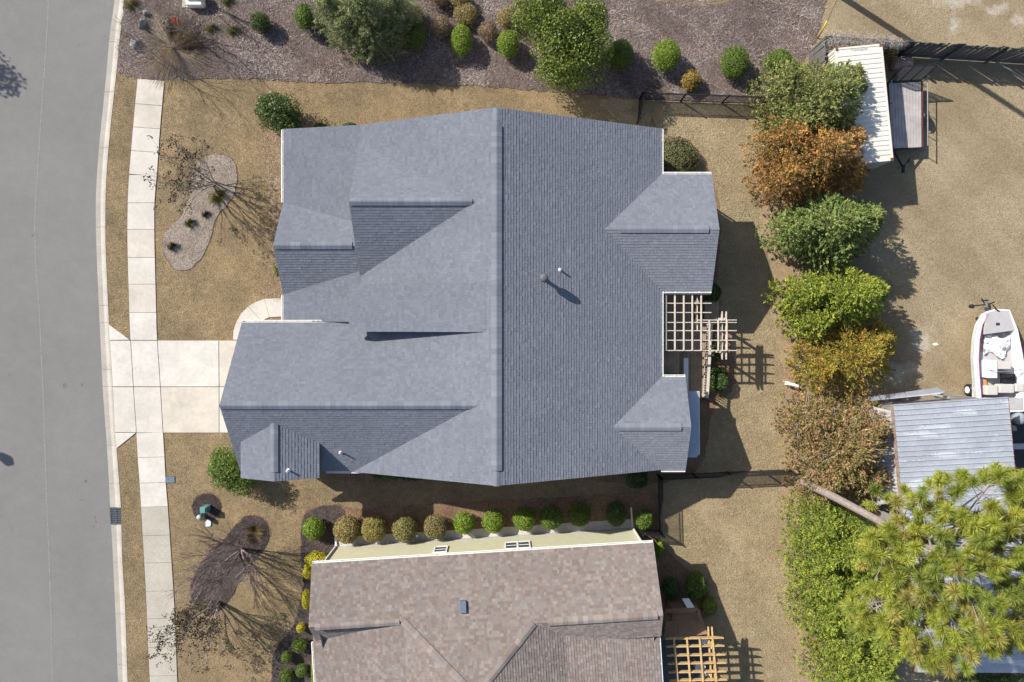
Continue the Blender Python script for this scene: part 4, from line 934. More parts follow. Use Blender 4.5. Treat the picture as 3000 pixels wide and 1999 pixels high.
# --- big trees of the north bed
def E(x, y, h): return np.array(P(x, y, h))
broadleaf('glossy_tree', 'large glossy dark green broadleaf tree north of the grey house', [(E(1680, 150, 2.4), 2.05, 2.0, 2.0), (E(1580, 45, 2.6), 1.5, 1.4, 2.0), (E(1640, 205, 1.7), 1.35, 1.0, 1.5), (E(1722, 62, 2.2), 1.05, 1.05, 1.5), (E(1640, 105, 2.8), 1.35, 1.25, 1.9)], P(1650, 150), [(0.098,0.128,0.02),(0.068,0.098,0.016),(0.145,0.165,0.027),(0.05,0.075,0.014)], 22000, (0.125, 0.07), depth=0.4, lump=0.12)
conifer('feathery_tree', 'feathery olive-green evergreen at the top edge of mulch bed', 1072, 52, 170, 112, 4.2, [(0.12,0.14,0.055),(0.095,0.115,0.042),(0.155,0.165,0.075),(0.075,0.095,0.034),(0.19,0.19,0.10)], seed=12, nspray=720, k=30, leafl=0.18, leafw=0.024, plume=0.85, mid=0.4, droop=0.5, peaks=[(0,0,1.0,0.9),(-0.55,0.1,0.85,0.55),(0.1,-0.55,0.7,0.6),(0.55,0.2,0.8,0.55),(-0.3,-0.35,0.75,0.5),(0.5,-0.2,0.7,0.45)], twigs=6)
broadleaf('corner_bush', 'rounded glossy bush at the north-west corner of the grey house', [(E(818, 330, 1.2), 1.15, 1.05, 1.2), (E(845, 358, 1.0), 0.85, 0.75, 1.0), (E(795, 325, 0.9), 0.75, 0.8, 0.9)], P(822, 348), DKGREEN + [(0.10,0.13,0.03)], 7000, (0.11, 0.06), trunk_r=0.06, cat='bush', lump=0.26)
broadleaf('corner_bush', 'bright leafy bush tucked under the small garage gable', [(E(672, 1375, 1.2), 0.95, 1.1, 1.2), (E(712, 1408, 1.0), 0.9, 0.75, 1.0), (E(655, 1350, 0.9), 0.7, 0.8, 0.9)], P(690, 1375), GREEN, 7000, (0.10, 0.055), trunk_r=0.06, cat='bush', lump=0.26)
# --- clipped balls in the north bed
NB = 'clipped balls in the north mulch bed'
for x, y, rx, ry, pal, lab in (
    (763,68,29,28,DKGREEN,'small dark green ball shrub, leftmost in the mulch bed'),
    (893,50,30,36,GREEN,'green ball shrub touching left side of feathery olive tree'),
    (1219,102,30,40,GREEN,'dark oval ball shrub right of the feathery olive tree'),
    (1352,117,31,43,LIME,'oval lime ball shrub with long shadow left of glossy tree'),
    (1488,128,34,42,LIME,'lime ball shrub pressed against left side of glossy tree'),
    (1818,160,36,40,GREEN,'ball shrub pressed against right side of glossy tree'),
    (1951,164,43,45,LIME,'lime ball shrub above the orange-tinted shrub'),
    (2153,183,43,48,GREEN,'large ball shrub right of the orange-tinted shrub'),
    (2281,185,44,40,GREEN,'low ball shrub in front of the broad grey-green evergreen')):
    shrub('ball_shrub', lab, 'shrub', x, y, rx, ry, 1.35 if rx > 29 else 1.0, pal, group=NB, leaf=(0.06, 0.04), lump=0.03)
shrub('autumn_shrub', 'small shrub tinted orange and green near the north fence', 'shrub', 2024, 235, 30, 32, 0.9, AUTUMN, lump=0.10)
DM = 'brown dormant shrubs in the north bed'
for x, y, r, pal, lab in ((1365,42,34,TANBUSH,'tan dormant round shrub near the top edge above oval lime ball'), (1430,92,28,BROWNB,'brown dormant shrub between two lime balls'), (1292,78,32,BROWNB,'dull brown dormant shrub right of the dark oval ball'), (1485,52,30,TANBUSH,'tan dormant shrub directly above the lime ball by glossy tree'), (1218,45,26,BROWNB,'brown dormant shrub above the dark oval ball'), (1345,-4,28,TANBUSH,'tan shrub cut off by the top edge'), (1285,-8,26,BROWNB,'low brown shrub cut by the top edge')):
    shrub('dormant_shrub', lab, 'shrub', x, y, r, r, 0.95, pal, group=DM, lump=0.10, leaf=(0.06, 0.03))
SC_ = 'scruffy yellow-green grass tufts'
def tuft(name, label, x, y, r, h, pal, n=900, group=None, lean=0.9, w=0.014, cat='grass clump'):
    b = P(x, y); a = r / (F/H); root = tag(empty(name, b), label, cat, group); lv = Leaves()
    an = rng.uniform(0, 2*np.pi, n); rr = np.sqrt(rng.uniform(0, 1, n)); ln = rng.uniform(0.5, 1.1, n)
    b0 = np.array(b) + np.column_stack([np.cos(an)*rr*a*0.35, np.sin(an)*rr*a*0.35, np.zeros(n)])
    for t0, t1 in ((0.0, 0.35), (0.33, 0.7), (0.68, 1.0)):       # arching blades in three pieces
        def pt(t): return b0 + np.column_stack([np.cos(an)*a*0.8*lean*ln*rr*t**1.4, np.sin(an)*a*0.8*lean*ln*rr*t**1.4, h*ln*(t - 0.45*rr*t*t)])
        p0, p1 = pt(t0), pt(t1); d = p1 - p0
        lv.add((p0+p1)/2, d, np.column_stack([-np.sin(an), np.cos(an), np.full(n, 0.4)]), np.linalg.norm(d, axis=1)*1.1, w*(1.5-t1), pick(pal, n, 0.3))
    lv.build('blades', M_litter, root); return root
tuft('ornamental_grass', 'large pale dormant ornamental grass clump in the north-west mulch bed', 512, 140, 105, 0.5, [(0.40,0.335,0.26),(0.33,0.275,0.21),(0.46,0.40,0.32),(0.26,0.215,0.165)], 2200, w=0.03, lean=1.25)
YG = [(0.20,0.20,0.05),(0.15,0.16,0.04),(0.27,0.23,0.08),(0.12,0.12,0.03)]
for x, y, r, lab in ((622,85,26,'yellow-green grass tuft right of ornamental grass clump'), (686,92,28,'yellow-green grass tuft left of the small dark ball shrub'), (668,6,26,'green grass tuft right of the white cabinet'), (388,16,30,'olive grass tuft beside the kerb at top edge'), (585,530,0,'')):
    if r: tuft('grass_tuft', lab, x, y, r, 0.45, YG, 500, SC_)
for x, y, r, h, pal, lab in ((640,575,40,0.5,YG,'sprawling olive weed clump in the kidney bed'), (557,653,20,0.45,YG,'small dark green tuft in the narrow waist of kidney bed'), (507,722,20,0.45,[(0.10,0.085,0.06),(0.18,0.155,0.12),(0.07,0.06,0.04)],'dark round tuft at lower end of kidney bed'), (604,628,15,0.3,[(0.09,0.075,0.06),(0.13,0.11,0.085)],'small dark dead tuft in middle of kidney bed'),
    (740,1560,44,0.55,[(0.22,0.15,0.085),(0.16,0.105,0.06),(0.28,0.20,0.12),(0.10,0.10,0.03)],'brown dead perennial clump in the oval bed'), (590,1775,18,0.4,YG,'small olive tuft at the lower tip of oval bed'), (840,745,0,0,YG,'')):
    if r: tuft('weed_clump', lab, x, y, r, h, pal, 800, 'clumps in the front beds')
# --- row of shrubs along the neighbour's wall
RW = 'clipped shrubs along the cream wall'
row = [(1016,1553,37,TANBUSH,'tan-green clipped shrub nearest the west downspout of cream wall'), (1094,1551,37,[(0.21,0.18,0.05),(0.16,0.15,0.04),(0.25,0.20,0.07)],'second shrub from the west downspout along cream wall'), (1186,1549,36,[(0.16,0.15,0.05),(0.22,0.18,0.07),(0.11,0.12,0.035)],'third shrub from the west downspout along cream wall'), (1275,1545,33,[(0.20,0.16,0.07),(0.14,0.12,0.05)],'fourth shrub, brownish, along the cream wall'),
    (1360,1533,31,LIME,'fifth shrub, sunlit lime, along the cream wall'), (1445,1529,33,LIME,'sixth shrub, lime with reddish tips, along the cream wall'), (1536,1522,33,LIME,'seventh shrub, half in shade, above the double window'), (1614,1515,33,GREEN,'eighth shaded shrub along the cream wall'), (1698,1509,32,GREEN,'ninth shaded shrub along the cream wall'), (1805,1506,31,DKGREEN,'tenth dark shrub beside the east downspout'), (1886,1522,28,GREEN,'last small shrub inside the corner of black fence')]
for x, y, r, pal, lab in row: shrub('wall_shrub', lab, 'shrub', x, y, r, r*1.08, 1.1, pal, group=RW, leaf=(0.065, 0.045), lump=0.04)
shrub('bed_shrub', 'fresh green shrub in the dark bed west of cream house corner', 'shrub', 919, 1550, 33, 33, 1.0, LIME, leaf=(0.07, 0.045))
YL = 'yellow shrubs at the cream house front'
for x, y, rx, ry, h, lab in ((928,1640,32,24,0.8,'bright yellow shrub below the west downspout'), (902,1672,14,22,0.7,'narrow yellow shrub against the brown roof corner'), (897,1755,12,26,0.7,'slim yellow shrub half hidden by brown roof edge')):
    shrub('yellow_shrub', lab, 'shrub', x, y, rx, ry, h, YELLOW, group=YL, leaf=(0.07, 0.045), lump=0.12, n=2200)
BL = 'green balls in the dark curved bed'
for x, y, r, pal, lab in ((881,1840,12,YELLOW,'tiny yellow-green ball at the bend of dark bed'), (878,1890,21,GREEN,'largest green ball in the dark curved bed'), (840,1925,17,GREEN,'green ball nearest the lawn in dark curved bed'), (884,1964,18,GREEN,'green ball near roof gutter in dark curved bed'), (838,1980,20,GREEN,'green ball lowest in the dark curved bed')):
    shrub('ball_shrub', lab, 'shrub', x, y, r, r*1.08, 0.7, pal, group=BL, leaf=(0.05, 0.035), lump=0.03)
shrub('low_hedge', 'narrow olive hedge strip beside the brown roof gutter', 'hedge', 921, 1970, 9, 80, 0.5, [(0.19,0.21,0.03),(0.14,0.16,0.025)], n=9000, leaf=(0.06, 0.04), lump=0.1)
RS = 'shrubs round the back walls'
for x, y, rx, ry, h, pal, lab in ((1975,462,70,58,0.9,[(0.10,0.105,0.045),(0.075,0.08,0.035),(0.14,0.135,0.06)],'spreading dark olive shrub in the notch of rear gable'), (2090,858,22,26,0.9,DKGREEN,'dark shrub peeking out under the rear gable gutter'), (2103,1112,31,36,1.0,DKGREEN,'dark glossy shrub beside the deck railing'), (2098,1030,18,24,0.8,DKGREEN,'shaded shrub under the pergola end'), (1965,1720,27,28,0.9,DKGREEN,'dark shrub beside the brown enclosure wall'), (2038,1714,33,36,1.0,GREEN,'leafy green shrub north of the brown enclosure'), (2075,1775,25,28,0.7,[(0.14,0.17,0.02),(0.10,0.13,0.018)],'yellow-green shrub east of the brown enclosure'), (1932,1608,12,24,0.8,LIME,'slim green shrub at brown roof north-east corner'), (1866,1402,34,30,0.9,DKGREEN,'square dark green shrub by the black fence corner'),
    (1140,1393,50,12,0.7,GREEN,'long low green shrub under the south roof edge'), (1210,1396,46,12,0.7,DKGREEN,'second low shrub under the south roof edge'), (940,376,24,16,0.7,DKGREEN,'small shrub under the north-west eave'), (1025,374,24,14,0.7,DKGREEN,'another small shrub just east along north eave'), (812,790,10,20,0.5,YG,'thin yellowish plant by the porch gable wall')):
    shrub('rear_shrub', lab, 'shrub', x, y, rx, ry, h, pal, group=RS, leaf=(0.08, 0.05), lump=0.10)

# --- bare crape myrtles
def bare_tree(name, label, x, y, h, spread, seed, tips, group='leafless front trees', r0=0.05, stems=5, barkm=M_greybark, heads=True, lean=(0, 0), n2=4):
    r = random.Random(seed); b = P(x, y); root = tag(empty(name, b), label, 'tree', group)
    tm = MB(); ends = []
    def grow(p, d, L, rad, lev):
        n = 3; pts = [p]; q_ = p.copy(); dd = d.copy()
        for i in range(n):
            dd = (dd + Vector((r.uniform(-.16, .16), r.uniform(-.16, .16), r.uniform(-.05, .14)))).normalized(); q_ = q_ + dd*(L/n); pts.append(q_.copy())
        tm.tube(pts, [rad*(1 - 0.45*i/n) for i in range(n+1)], 5 if lev < 2 else 3, False)
        if lev >= 3: ends.append(q_); return
        for i in range(n2 if lev else 4):
            ax = r.uniform(0.35, 1.0) if i else 1.0
            start = pts[0].lerp(q_, ax) if ax < 1 else q_
            sp = 0.55 if lev else 0.42
            nd = (dd + Vector((r.uniform(-sp, sp), r.uniform(-sp, sp), r.uniform(-.12, .25)))).normalized()
            grow(start, nd, L*r.uniform(0.6, 0.85), max(rad*0.52, 0.006), lev + 1)
    for i in range(stems):
        an = i*2*math.pi/stems + r.uniform(-.4, .4)
        d = Vector((math.cos(an)*spread + lean[0], math.sin(an)*spread + lean[1], 1)).normalized()
        grow(b + Vector((0.08*math.cos(an), 0.08*math.sin(an), 0)), d, h*0.40, r0*r.uniform(0.7, 1.1), 0)
    tm.build('trunk', barkm, root)
    if heads:
        lv = Leaves(); e = np.array([tuple(p) for p in ends]); e = e[rng.random(len(e)) < tips]
        k = 10; C = (e[:, None, :] + rng.normal(0, 0.075, (len(e), k, 3))).reshape(-1, 3)
        lv.add(C, rdir(len(C)), rdir(len(C)), 0.10, 0.07, pick([(0.05,0.036,0.024),(0.08,0.055,0.034),(0.036,0.027,0.018)], len(C)))
        lv.build('seed_heads', M_litter, root)
    return root
bare_tree('crape_myrtle', 'leafless many-stemmed tree in kidney bed reaching over the sidewalk', 628, 538, 4.4, 0.42, 3, 0.45)
bare_tree('crape_myrtle', 'leafless spreading tree rooted in the oval bed', 704, 1612, 4.2, 0.62, 5, 0.0, heads=False, n2=6, stems=9, barkm=mat('purple_twig', (0.22, 0.175, 0.165), 0.85, noise=[(3, 0.25, 4)]))
bare_tree('crape_myrtle', 'leafless tree at lower end of oval bed with dark seed heads', 640, 1765, 4.2, 0.40, 8, 0.85, lean=(-0.08, -0.05))
bare_tree('crape_myrtle', 'thin leafless tree right of the large ornamental grass', 566, 102, 4.0, 0.20, 11, 0.0, heads=False, stems=3, n2=3, r0=0.035)
bare_tree('crape_myrtle', 'thin leafless tree between ornamental grass and sidewalk end', 486, 190, 3.8, 0.22, 14, 0.0, heads=False, stems=3, n2=3, r0=0.035)
bare_tree('crape_myrtle', 'leafless tree behind the white cabinet at top edge', 600, 10, 4.2, 0.2, 17, 0.0, heads=False, stems=3, n2=3, r0=0.035)
broadleaf('street_tree', 'leafy tree on the far verge, only its shadow reaches the road', [(np.array((-35.1, 18.2, 5.9)), 1.1, 1.2, 1.4), (np.array((-34.9, 17.6, 5.1)), 0.9, 0.9, 1.0)], (-35.1, 18.2, 0), DKGREEN, 700, (0.22, 0.13))

# --- tall pine
pb = P(2332, 1402); hub = P(2890, 1690, 14.3)
pine = tag(empty('pine_tree', pb), 'tall long-needled yellow-green pine leaning over the metal shed', 'tree')
region = [(2560,1430),(2640,1445),(2735,1385),(2800,1400),(2900,1372),(3000,1385),(3120,1400),(3130,1900),(2960,1900),(2850,1960),(2770,1965),(2680,1935),(2610,1880),(2490,1850),(2455,1760),(2530,1740),(2525,1640),(2545,1560),(2540,1500)]
cand = []
r = random.Random(31); tries = 0
while len(cand) < 480 and tries < 60000:
    tries += 1
    x, y = r.uniform(2440, 3130), r.uniform(1370, 1970)
    if not inpoly(np.array([x]), np.array([y]), region)[0]: continue
    if math.sin(x*0.021 + 1.0)*math.sin(y*0.026 + x*0.006) > (0.78 if y > 1560 else 0.5): continue
    p = P(x, y, max(13.2 - 3.4*abs((x - 2880)/420)**1.4 + r.uniform(-1.6, 1.2), 8.0))
    if all((p - q_).length > 0.34 for q_ in cand): cand.append(p)
nt = len(cand); tufts = np.array([tuple(p) for p in cand])
tm = MB()
tm.tube([pb, pb.lerp(hub, 0.3) + Vector((0.05, 0.03, 0)), pb.lerp(hub, 0.65), pb.lerp(hub, 0.9), hub], [0.22, 0.19, 0.15, 0.08, 0.03], 10)
tm.build('trunk', mat('pine_bark', (0.27, 0.225, 0.205), 0.9, noise=[(1.5, 0.12, 5), (14, 0.35, 5)], bump=[(22, 1.0, 0.03)]), pine)
tm = MB(); NC = 30
cent = tufts[rng.choice(nt, NC, replace=False)]
for _ in range(6):
    lab_ = np.argmin(((tufts[:, None] - cent[None])**2).sum(2), 1)
    cent = np.array([tufts[lab_ == j].mean(0) if (lab_ == j).any() else cent[j] for j in range(NC)])
for j in range(NC):
    c = Vector(cent[j]) - Vector((0, 0, 0.5)); t = min(0.97, max(0.6, (c.z - 0.6) / hub.z)); s0 = pb.lerp(hub, t)
    midp = s0.lerp(c, 0.5) + Vector((0, 0, -0.15)); tm.tube([s0, midp, c], [0.045, 0.032, 0.022], 6)
    for i in np.where(lab_ == j)[0]: tm.tube([c.lerp(s0, r.uniform(0, 0.3)), Vector(tufts[i]) - Vector((0, 0, 0.15))], [0.016, 0.009], 4)
tm.build('branches', M_greybark, pine)
lv = Leaves(); k = 310
axis = unit(tufts - np.array(hub) + np.array([0, 0, 2.6]) + rng.normal(0, 0.35, (nt, 3)))
d = unit(rng.normal(size=(nt, k, 3)).reshape(-1, 3) + np.repeat(axis, k, 0)*0.7)
ln = rng.uniform(0.24, 0.38, nt*k)[:, None]*np.repeat(rng.uniform(0.75, 1.3, nt), k)[:, None]
cen = np.repeat(tufts, k, 0) + np.repeat(axis, k, 0)*rng.uniform(-0.16, 0.14, (nt*k, 1))
col = np.repeat(pick([(0.185,0.205,0.03),(0.16,0.185,0.027),(0.215,0.225,0.036),(0.22,0.20,0.05),(0.14,0.17,0.03)], nt, 0.2), k, 0)*rng.uniform(0.8, 1.25, (nt*k, 1))
lv.add(cen + d*ln/2, d, rdir(nt*k), ln[:, 0], 0.019, col); lv.build('crown', M_needle, pine)

broadleaf('shade_bush', 'dark leafy bush at the bottom edge below the pine', [(E(2860, 1992, 1.2), 1.3, 0.9, 1.2), (E(2945, 2000, 1.1), 1.2, 0.9, 1.1)], P(2890, 1995), DKGREEN, 4000, (0.11, 0.06), m=M_leaf, trunk_r=0.06, cat='bush')
# ---------------------------------------------------------------- fences
def metal_fence(label, pts, h=1.25, step=0.095, skip_first_post=False):
    """black picket fence along ground points: post, two rails a bay, pickets sharing one mesh"""
    root = tag(empty('picket_fence', pts[0]), label, 'fence', 'black metal picket fences')
    pk = MB().beam((0, 0, 0.05), (0, 0, h - 0.02), 0.028, 0.028).mesh('picket')
    po = MB().box(-0.035, 0.035, -0.035, 0.035, 0, h + 0.06).add([(-0.04,-0.04,h+0.06),(0.04,-0.04,h+0.06),(0.04,0.04,h+0.06),(-0.04,0.04,h+0.06),(0,0,h+0.11)], [(0,1,4),(1,2,4),(2,3,4),(3,0,4)]).mesh('post')
    for a, b in zip(pts[:-1], pts[1:]):
        L = (b - a).length; d = (b - a).normalized(); nb_ = max(1, round(L / 2.1))
        for z in (0.12, h - 0.18, h - 0.03): MB().beam(a + Vector((0, 0, z)), b + Vector((0, 0, z)), 0.03, 0.035).build('rail', M_black, root)
        for i in range(nb_ + 1):
            o = link('post', po, M_black, root, loc=(a + d*(L*i/nb_)) - root.location)
        n = int(L / step)
        for i in range(1, n): link('picket', pk, M_black, root, loc=(a + d*(L*i/n)) - root.location)
    return root
metal_fence('black picket fence north of the house near the evergreen row', [P(1866, 362), P(1873, 293), P(2235, 306)])
metal_fence('black picket fence south of the house turning to cream wall', [P(1872, 1548), P(1931, 1553), P(1926, 1391), P(2330, 1374)])
def board_fence(label, a, b, h, board=0.145, gap=0.012, m=M_fencewood, seed=1, side=1, group='timber board fences', braces=0):
    a = Vector(a); b = Vector(b); d = (b - a).normalized(); L = (b - a).length; n_ = Vector((-d.y, d.x, 0))*side
    root = tag(empty('board_fence', a), label, 'fence', group); r = random.Random(seed)
    n = int(L / (board + gap))
    vs = [MB().box(-board/2, board/2, -0.011, 0.011, 0.04, h + dz).mesh('board') for dz in (-0.05, 0.0, 0.03)]
    ang = math.atan2(d.y, d.x)
    for i in range(n):
        o = link('board', vs[r.randrange(3)], m, root, loc=(a + d*((i + 0.5)*(board + gap)) + n_*r.uniform(-0.006, 0.006)) - root.location)
        o.rotation_euler = (r.uniform(-0.02, 0.02), r.uniform(-0.012, 0.012), ang)
    for z in (0.3, h - 0.3):
        p, q_ = a + n_*0.04 + Vector((0, 0, z)), b + n_*0.04 + Vector((0, 0, z)); MB().beam(p, q_, 0.04, 0.09).build('rail', m, root)
    k = max(1, int(L / 2.4))
    for i in range(k + 1):
        p = a + d*(L*i/k) + n_*0.09; MB().box(p.x-0.045, p.x+0.045, p.y-0.045, p.y+0.045, 0, h + 0.02).build('post', m, root)
    return root
board_fence('dark weathered board fence along the top right yard', P(2372, 149), P(3140, 197), 1.95, seed=2, side=-1)
board_fence('short dark board fence run left of the white container', P(2368, 300), P(2369, 152), 1.95, seed=3, side=-1)
# props and poles
pr = tag(empty('timber_brace', P(2920, 178)), 'two thin grey poles leaning on the dark board fence', 'poles')
MB().tube([P(2918, 182), P(3010, 150, 1.9)], 0.04, 8).build('pole', M_greywood, pr); MB().tube([P(2918, 180), P(3030, 250, 0.5)], 0.035, 8).build('pole', M_greywood, pr)
gy = tag(empty('guy_guard', P(2396, 112)), 'slender yellow guy-wire guard above the dark fence corner', 'guy wire')
MB().tube([P(2396, 112), P(2424, 62, 1.2)], 0.045, 8).build('yellow_sleeve', mat('guard_yellow', (0.55, 0.42, 0.03), 0.5), gy, True)
MB().tube([P(2424, 62, 1.2), P(2470, -40, 4.0)], 0.015, 6).build('wire', M_steel, gy)
up_ = tag(empty('utility_pole', (21.0, 20.9, 0)), 'wooden utility pole whose long shadow crosses the upper yard', 'pole')
up_b = P(2395, -55); up_.location = up_b
MB().tube([up_b, up_b + Vector((0, 0, 17.0))], [0.18, 0.12], 10).build('shaft', M_bark, up_)
MB().beam(up_b + Vector((-1.1, 0, 16.2)), up_b + Vector((1.1, 0, 16.2)), 0.1, 0.12).build('crossarm', M_bark, up_)
# ---------------------------------------------------------------- container
cA, cB, cC = P(2441, 141, 2.6), P(2585, 127, 2.6), P(2612, 470, 2.6)
cx = (cB - cA).normalized(); wid = 2.44; cy = (cC - cB).normalized(); cy = (cy - cx*cy.dot(cx)).normalized(); ln_ = 6.06
O_ = Vector((cB.x, cB.y, 0)) - cx*wid
def CT(u, v, z): return O_ + cx*u + cy*v + Vector((0, 0, z))
cont = tag(empty('shipping_container', O_), 'white shipping container with rust-red edges and corrugated roof', 'container')
nC = 22; ys = [0.28]; zs = [2.592]
vs = []; step_ = (ln_ - 0.56) / nC
prof = [(0.12, 2.56)]
for i in range(nC):
    y0_ = 0.28 + i*step_; prof += [(y0_ + step_*0.08, 2.56), (y0_ + step_*0.22, 2.592), (y0_ + step_*0.78, 2.592), (y0_ + step_*0.92, 2.56)]
prof += [(ln_ - 0.12, 2.56)]
mb = MB(); vs = [CT(u, v, z) for v, z in prof for u in (0.09, wid - 0.09)]
mb.add(vs, [(2*i, 2*i+1, 2*i+3, 2*i+2) for i in range(len(prof) - 1)]).build('corrugated_roof', M_contw, cont)
def corr_wall(a, b, out_, name, m):
    d = (b - a); L = d.length; d.normalize(); n = int(L / 0.14); prof_ = []
    for i in range(n):
        t = L*i/n; s_ = L/n; prof_ += [(t, 0.0), (t + s_*0.25, 0.0), (t + s_*0.5, -0.035), (t + s_*0.75, -0.035)]
    prof_.append((L, 0.0)); mb = MB(); v_ = [a + d*t + out_*o + Vector((0, 0, z)) for t, o in prof_ for z in (0.15, 2.5)]
    mb.add(v_, [(2*i, 2*i+2, 2*i+3, 2*i+1) for i in range(len(prof_) - 1)]); return mb.build(name, m, cont)
corr_wall(CT(0.03, 0, 0), CT(0.03, ln_, 0), -cx, 'side_wall', M_contw); corr_wall(CT(wid - 0.03, 0, 0), CT(wid - 0.03, ln_, 0), cx, 'side_wall', M_contw)
corr_wall(CT(0, ln_ - 0.03, 0), CT(wid, ln_ - 0.03, 0), cy, 'end_wall', M_contw)
for u in (0.05, wid/2 + 0.02): MB().prism([tuple(CT(u, 0.02, 0))[:2], tuple(CT(u + wid/2 - 0.07, 0.02, 0))[:2], tuple(CT(u + wid/2 - 0.07, 0.07, 0))[:2], tuple(CT(u, 0.07, 0))[:2]], 0.15, 2.5).build('door', M_contw, cont)
for (a, b) in (((0.045, 0, 2.545), (0.045, ln_, 2.545)),): MB().beam(CT(*a), CT(*b), 0.09, 0.08).build('top_rail', M_contw, cont)
MB().beam(CT(wid - 0.045, 0, 2.545), CT(wid - 0.045, ln_, 2.545), 0.09, 0.08).build('top_rail', M_contw, cont)
MB().beam(CT(wid + 0.006, 0, 2.53), CT(wid + 0.006, ln_, 2.53), 0.03, 0.10).build('red_edge', M_rust, cont)
MB().beam(CT(0.06, 0.06, 2.55), CT(wid - 0.06, 0.06, 2.55), 0.10, 0.07).build('header', M_contw, cont); MB().beam(CT(0.06, -0.005, 2.545), CT(wid - 0.06, -0.005, 2.545), 0.03, 0.08).build('red_edge', M_rust, cont)
MB().beam(CT(0.06, ln_ - 0.06, 2.55), CT(wid - 0.06, ln_ - 0.06, 2.55), 0.10, 0.07).build('header', M_contw, cont)
for u in (0.08, wid - 0.08):
    for v in (0.085, ln_ - 0.085):
        p = CT(u, v, 2.55)
        MB().box(p.x-0.07, p.x+0.07, p.y-0.07, p.y+0.07, 2.46, 2.606).build('corner_casting', M_rust, cont, bevel=0.01); MB().box(p.x-0.06, p.x+0.06, p.y-0.06, p.y+0.06, 0.0, 2.46).build('corner_post', M_contw, cont)
txt = bpy.data.curves.new('roof_lettering', 'FONT'); txt.body = 'Tounalns'; txt.size = 0.24; txt.align_x = 'CENTER'; txt.extrude = 0.001
to = bpy.data.objects.new('roof_lettering', txt); COL.objects.link(to); txt.materials.append(mat('letter_grey', (0.11, 0.11, 0.12), 0.7))
tp = CT(wid/2 + 0.02, 0.27, 2.565); to.parent = cont; to.location = tp - O_; to.rotation_euler = (0, 0, math.atan2(cx.y, cx.x))
# fit: shorten the first roof panel so the lettering lies on flat sheet
MB().prism([tuple(CT(u, v, 0))[:2] for u, v in ((0.1, 0.13), (wid - 0.1, 0.13), (wid - 0.1, 0.52), (0.1, 0.52))], 2.55, 2.562).build('plain_panel', M_contw, cont)
to.location.z = 2.566
bpy.context.view_layer.update()
tme = bpy.data.meshes.new_from_object(to.evaluated_get(bpy.context.evaluated_depsgraph_get())); tob = bpy.data.objects.new('lettering', tme); COL.objects.link(tob)
tob.parent = cont; tob.location = to.location; tob.rotation_euler = to.rotation_euler; bpy.data.objects.remove(to)
# old door leaning by the container's end, rusty tank, vine
tank = tag(empty('rusty_tank', P(2640, 200)), 'pinkish rusted tank lying between container and board fence', 'tank')
a, b = P(2615, 188, 0.5), P(2668, 186, 0.5)
MB().tube([a, a.lerp(b, 0.06), a.lerp(b, 0.94), b], [0.28, 0.36, 0.36, 0.28], 16).build('shell', mat('tank_rust', (0.30, 0.21, 0.19), 0.8, noise=[(2.5, 0.3, 6), (14, 0.3, 5)]), tank, True)
for t in (0.3, 0.7): p = a.lerp(b, t); MB().box(p.x-0.05, p.x+0.05, p.y-0.3, p.y+0.3, 0, 0.22).build('cradle', M_greywood, tank)
vine = tag(empty('dead_vine', P(2500, 125)), 'grey leafless vine tangled over dark fence above container', 'vine'); lv = Leaves(); k = 5200
t = rng.random(k); xx = 2425 + t*215; pv = np.array([tuple(P(x, 118 + (x - 2425)*0.045 + 4*math.sin(x*0.06), 1.95)) for x in xx]) + rng.normal(0, 1, (k, 3))*np.column_stack([np.full(k, 0.15), 0.10 + 0.16*(1-t), 0.12 + 0.10*(1-t)])
lv.add(pv, rdir(k), rdir(k), 0.28, 0.012, pick([(0.32,0.30,0.31),(0.22,0.20,0.20),(0.26,0.23,0.19),(0.17,0.15,0.10)], k)); lv.build('tangle', M_litter, vine)
shrub('fence_weed', 'yellowing weed growing at container corner by the fence', 'weed', 2612, 145, 14, 22, 1.3, [(0.22,0.17,0.04),(0.14,0.13,0.035),(0.28,0.2,0.06)], lump=0.2, n=2000)
# ---------------------------------------------------------------- utility trailer
tz = 0.62
T0, T1, T2, T3 = P(2602, 243, tz), P(2700, 238, tz), P(2701, 433, tz), P(2611, 437, tz)
trl = tag(empty('utility_trailer', P(2650, 340)), 'flat utility trailer with grey plank bed parked along the container', 'trailer')
npk = 11
for i in range(npk):
    f0, f1 = i/npk + 0.004, (i+1)/npk - 0.004
    pl = [T0.lerp(T1, f0), T0.lerp(T1, f1), T3.lerp(T2, f1), T3.lerp(T2, f0)]
    MB().prism([(p.x, p.y) for p in pl], tz - 0.045, tz + random.uniform(-0.003, 0.003)).build('plank', M_greywood, trl)
for a, b in ((T0, T1), (T1, T2), (T2, T3), (T3, T0)): MB().beam(a + Vector((0, 0, -0.05)), b + Vector((0, 0, -0.05)), 0.06, 0.13).build('frame_rail', M_black, trl)
M_redp = mat('red_paint', (0.25, 0.05, 0.04), 0.5, noise=[(8, 0.3, 4)])
MB().beam(T1 + Vector((0.04, 0, 0.0)), T2 + Vector((0.04, 0, 0.0)), 0.025, 0.05).build('red_edge', M_redp, trl)
for a, b in ((T1, T2), (T0, T3)):
    o = Vector((0.06, 0, 0)) if a is T1 else Vector((-0.06, 0, 0))
    MB().tube([a + o + Vector((0, 0, 0.42)), b + o + Vector((0, 0, 0.42))], 0.028, 8).build('side_rail', M_steel, trl)
    for t in (0.01, 0.33, 0.66, 0.99): p = a.lerp(b, t) + o; MB().tube([p + Vector((0, 0, -0.05)), p + Vector((0, 0, 0.42))], 0.022, 6).build('stanchion', M_black, trl)
fr = T1 + Vector((0.3, -1.9, 0)); 
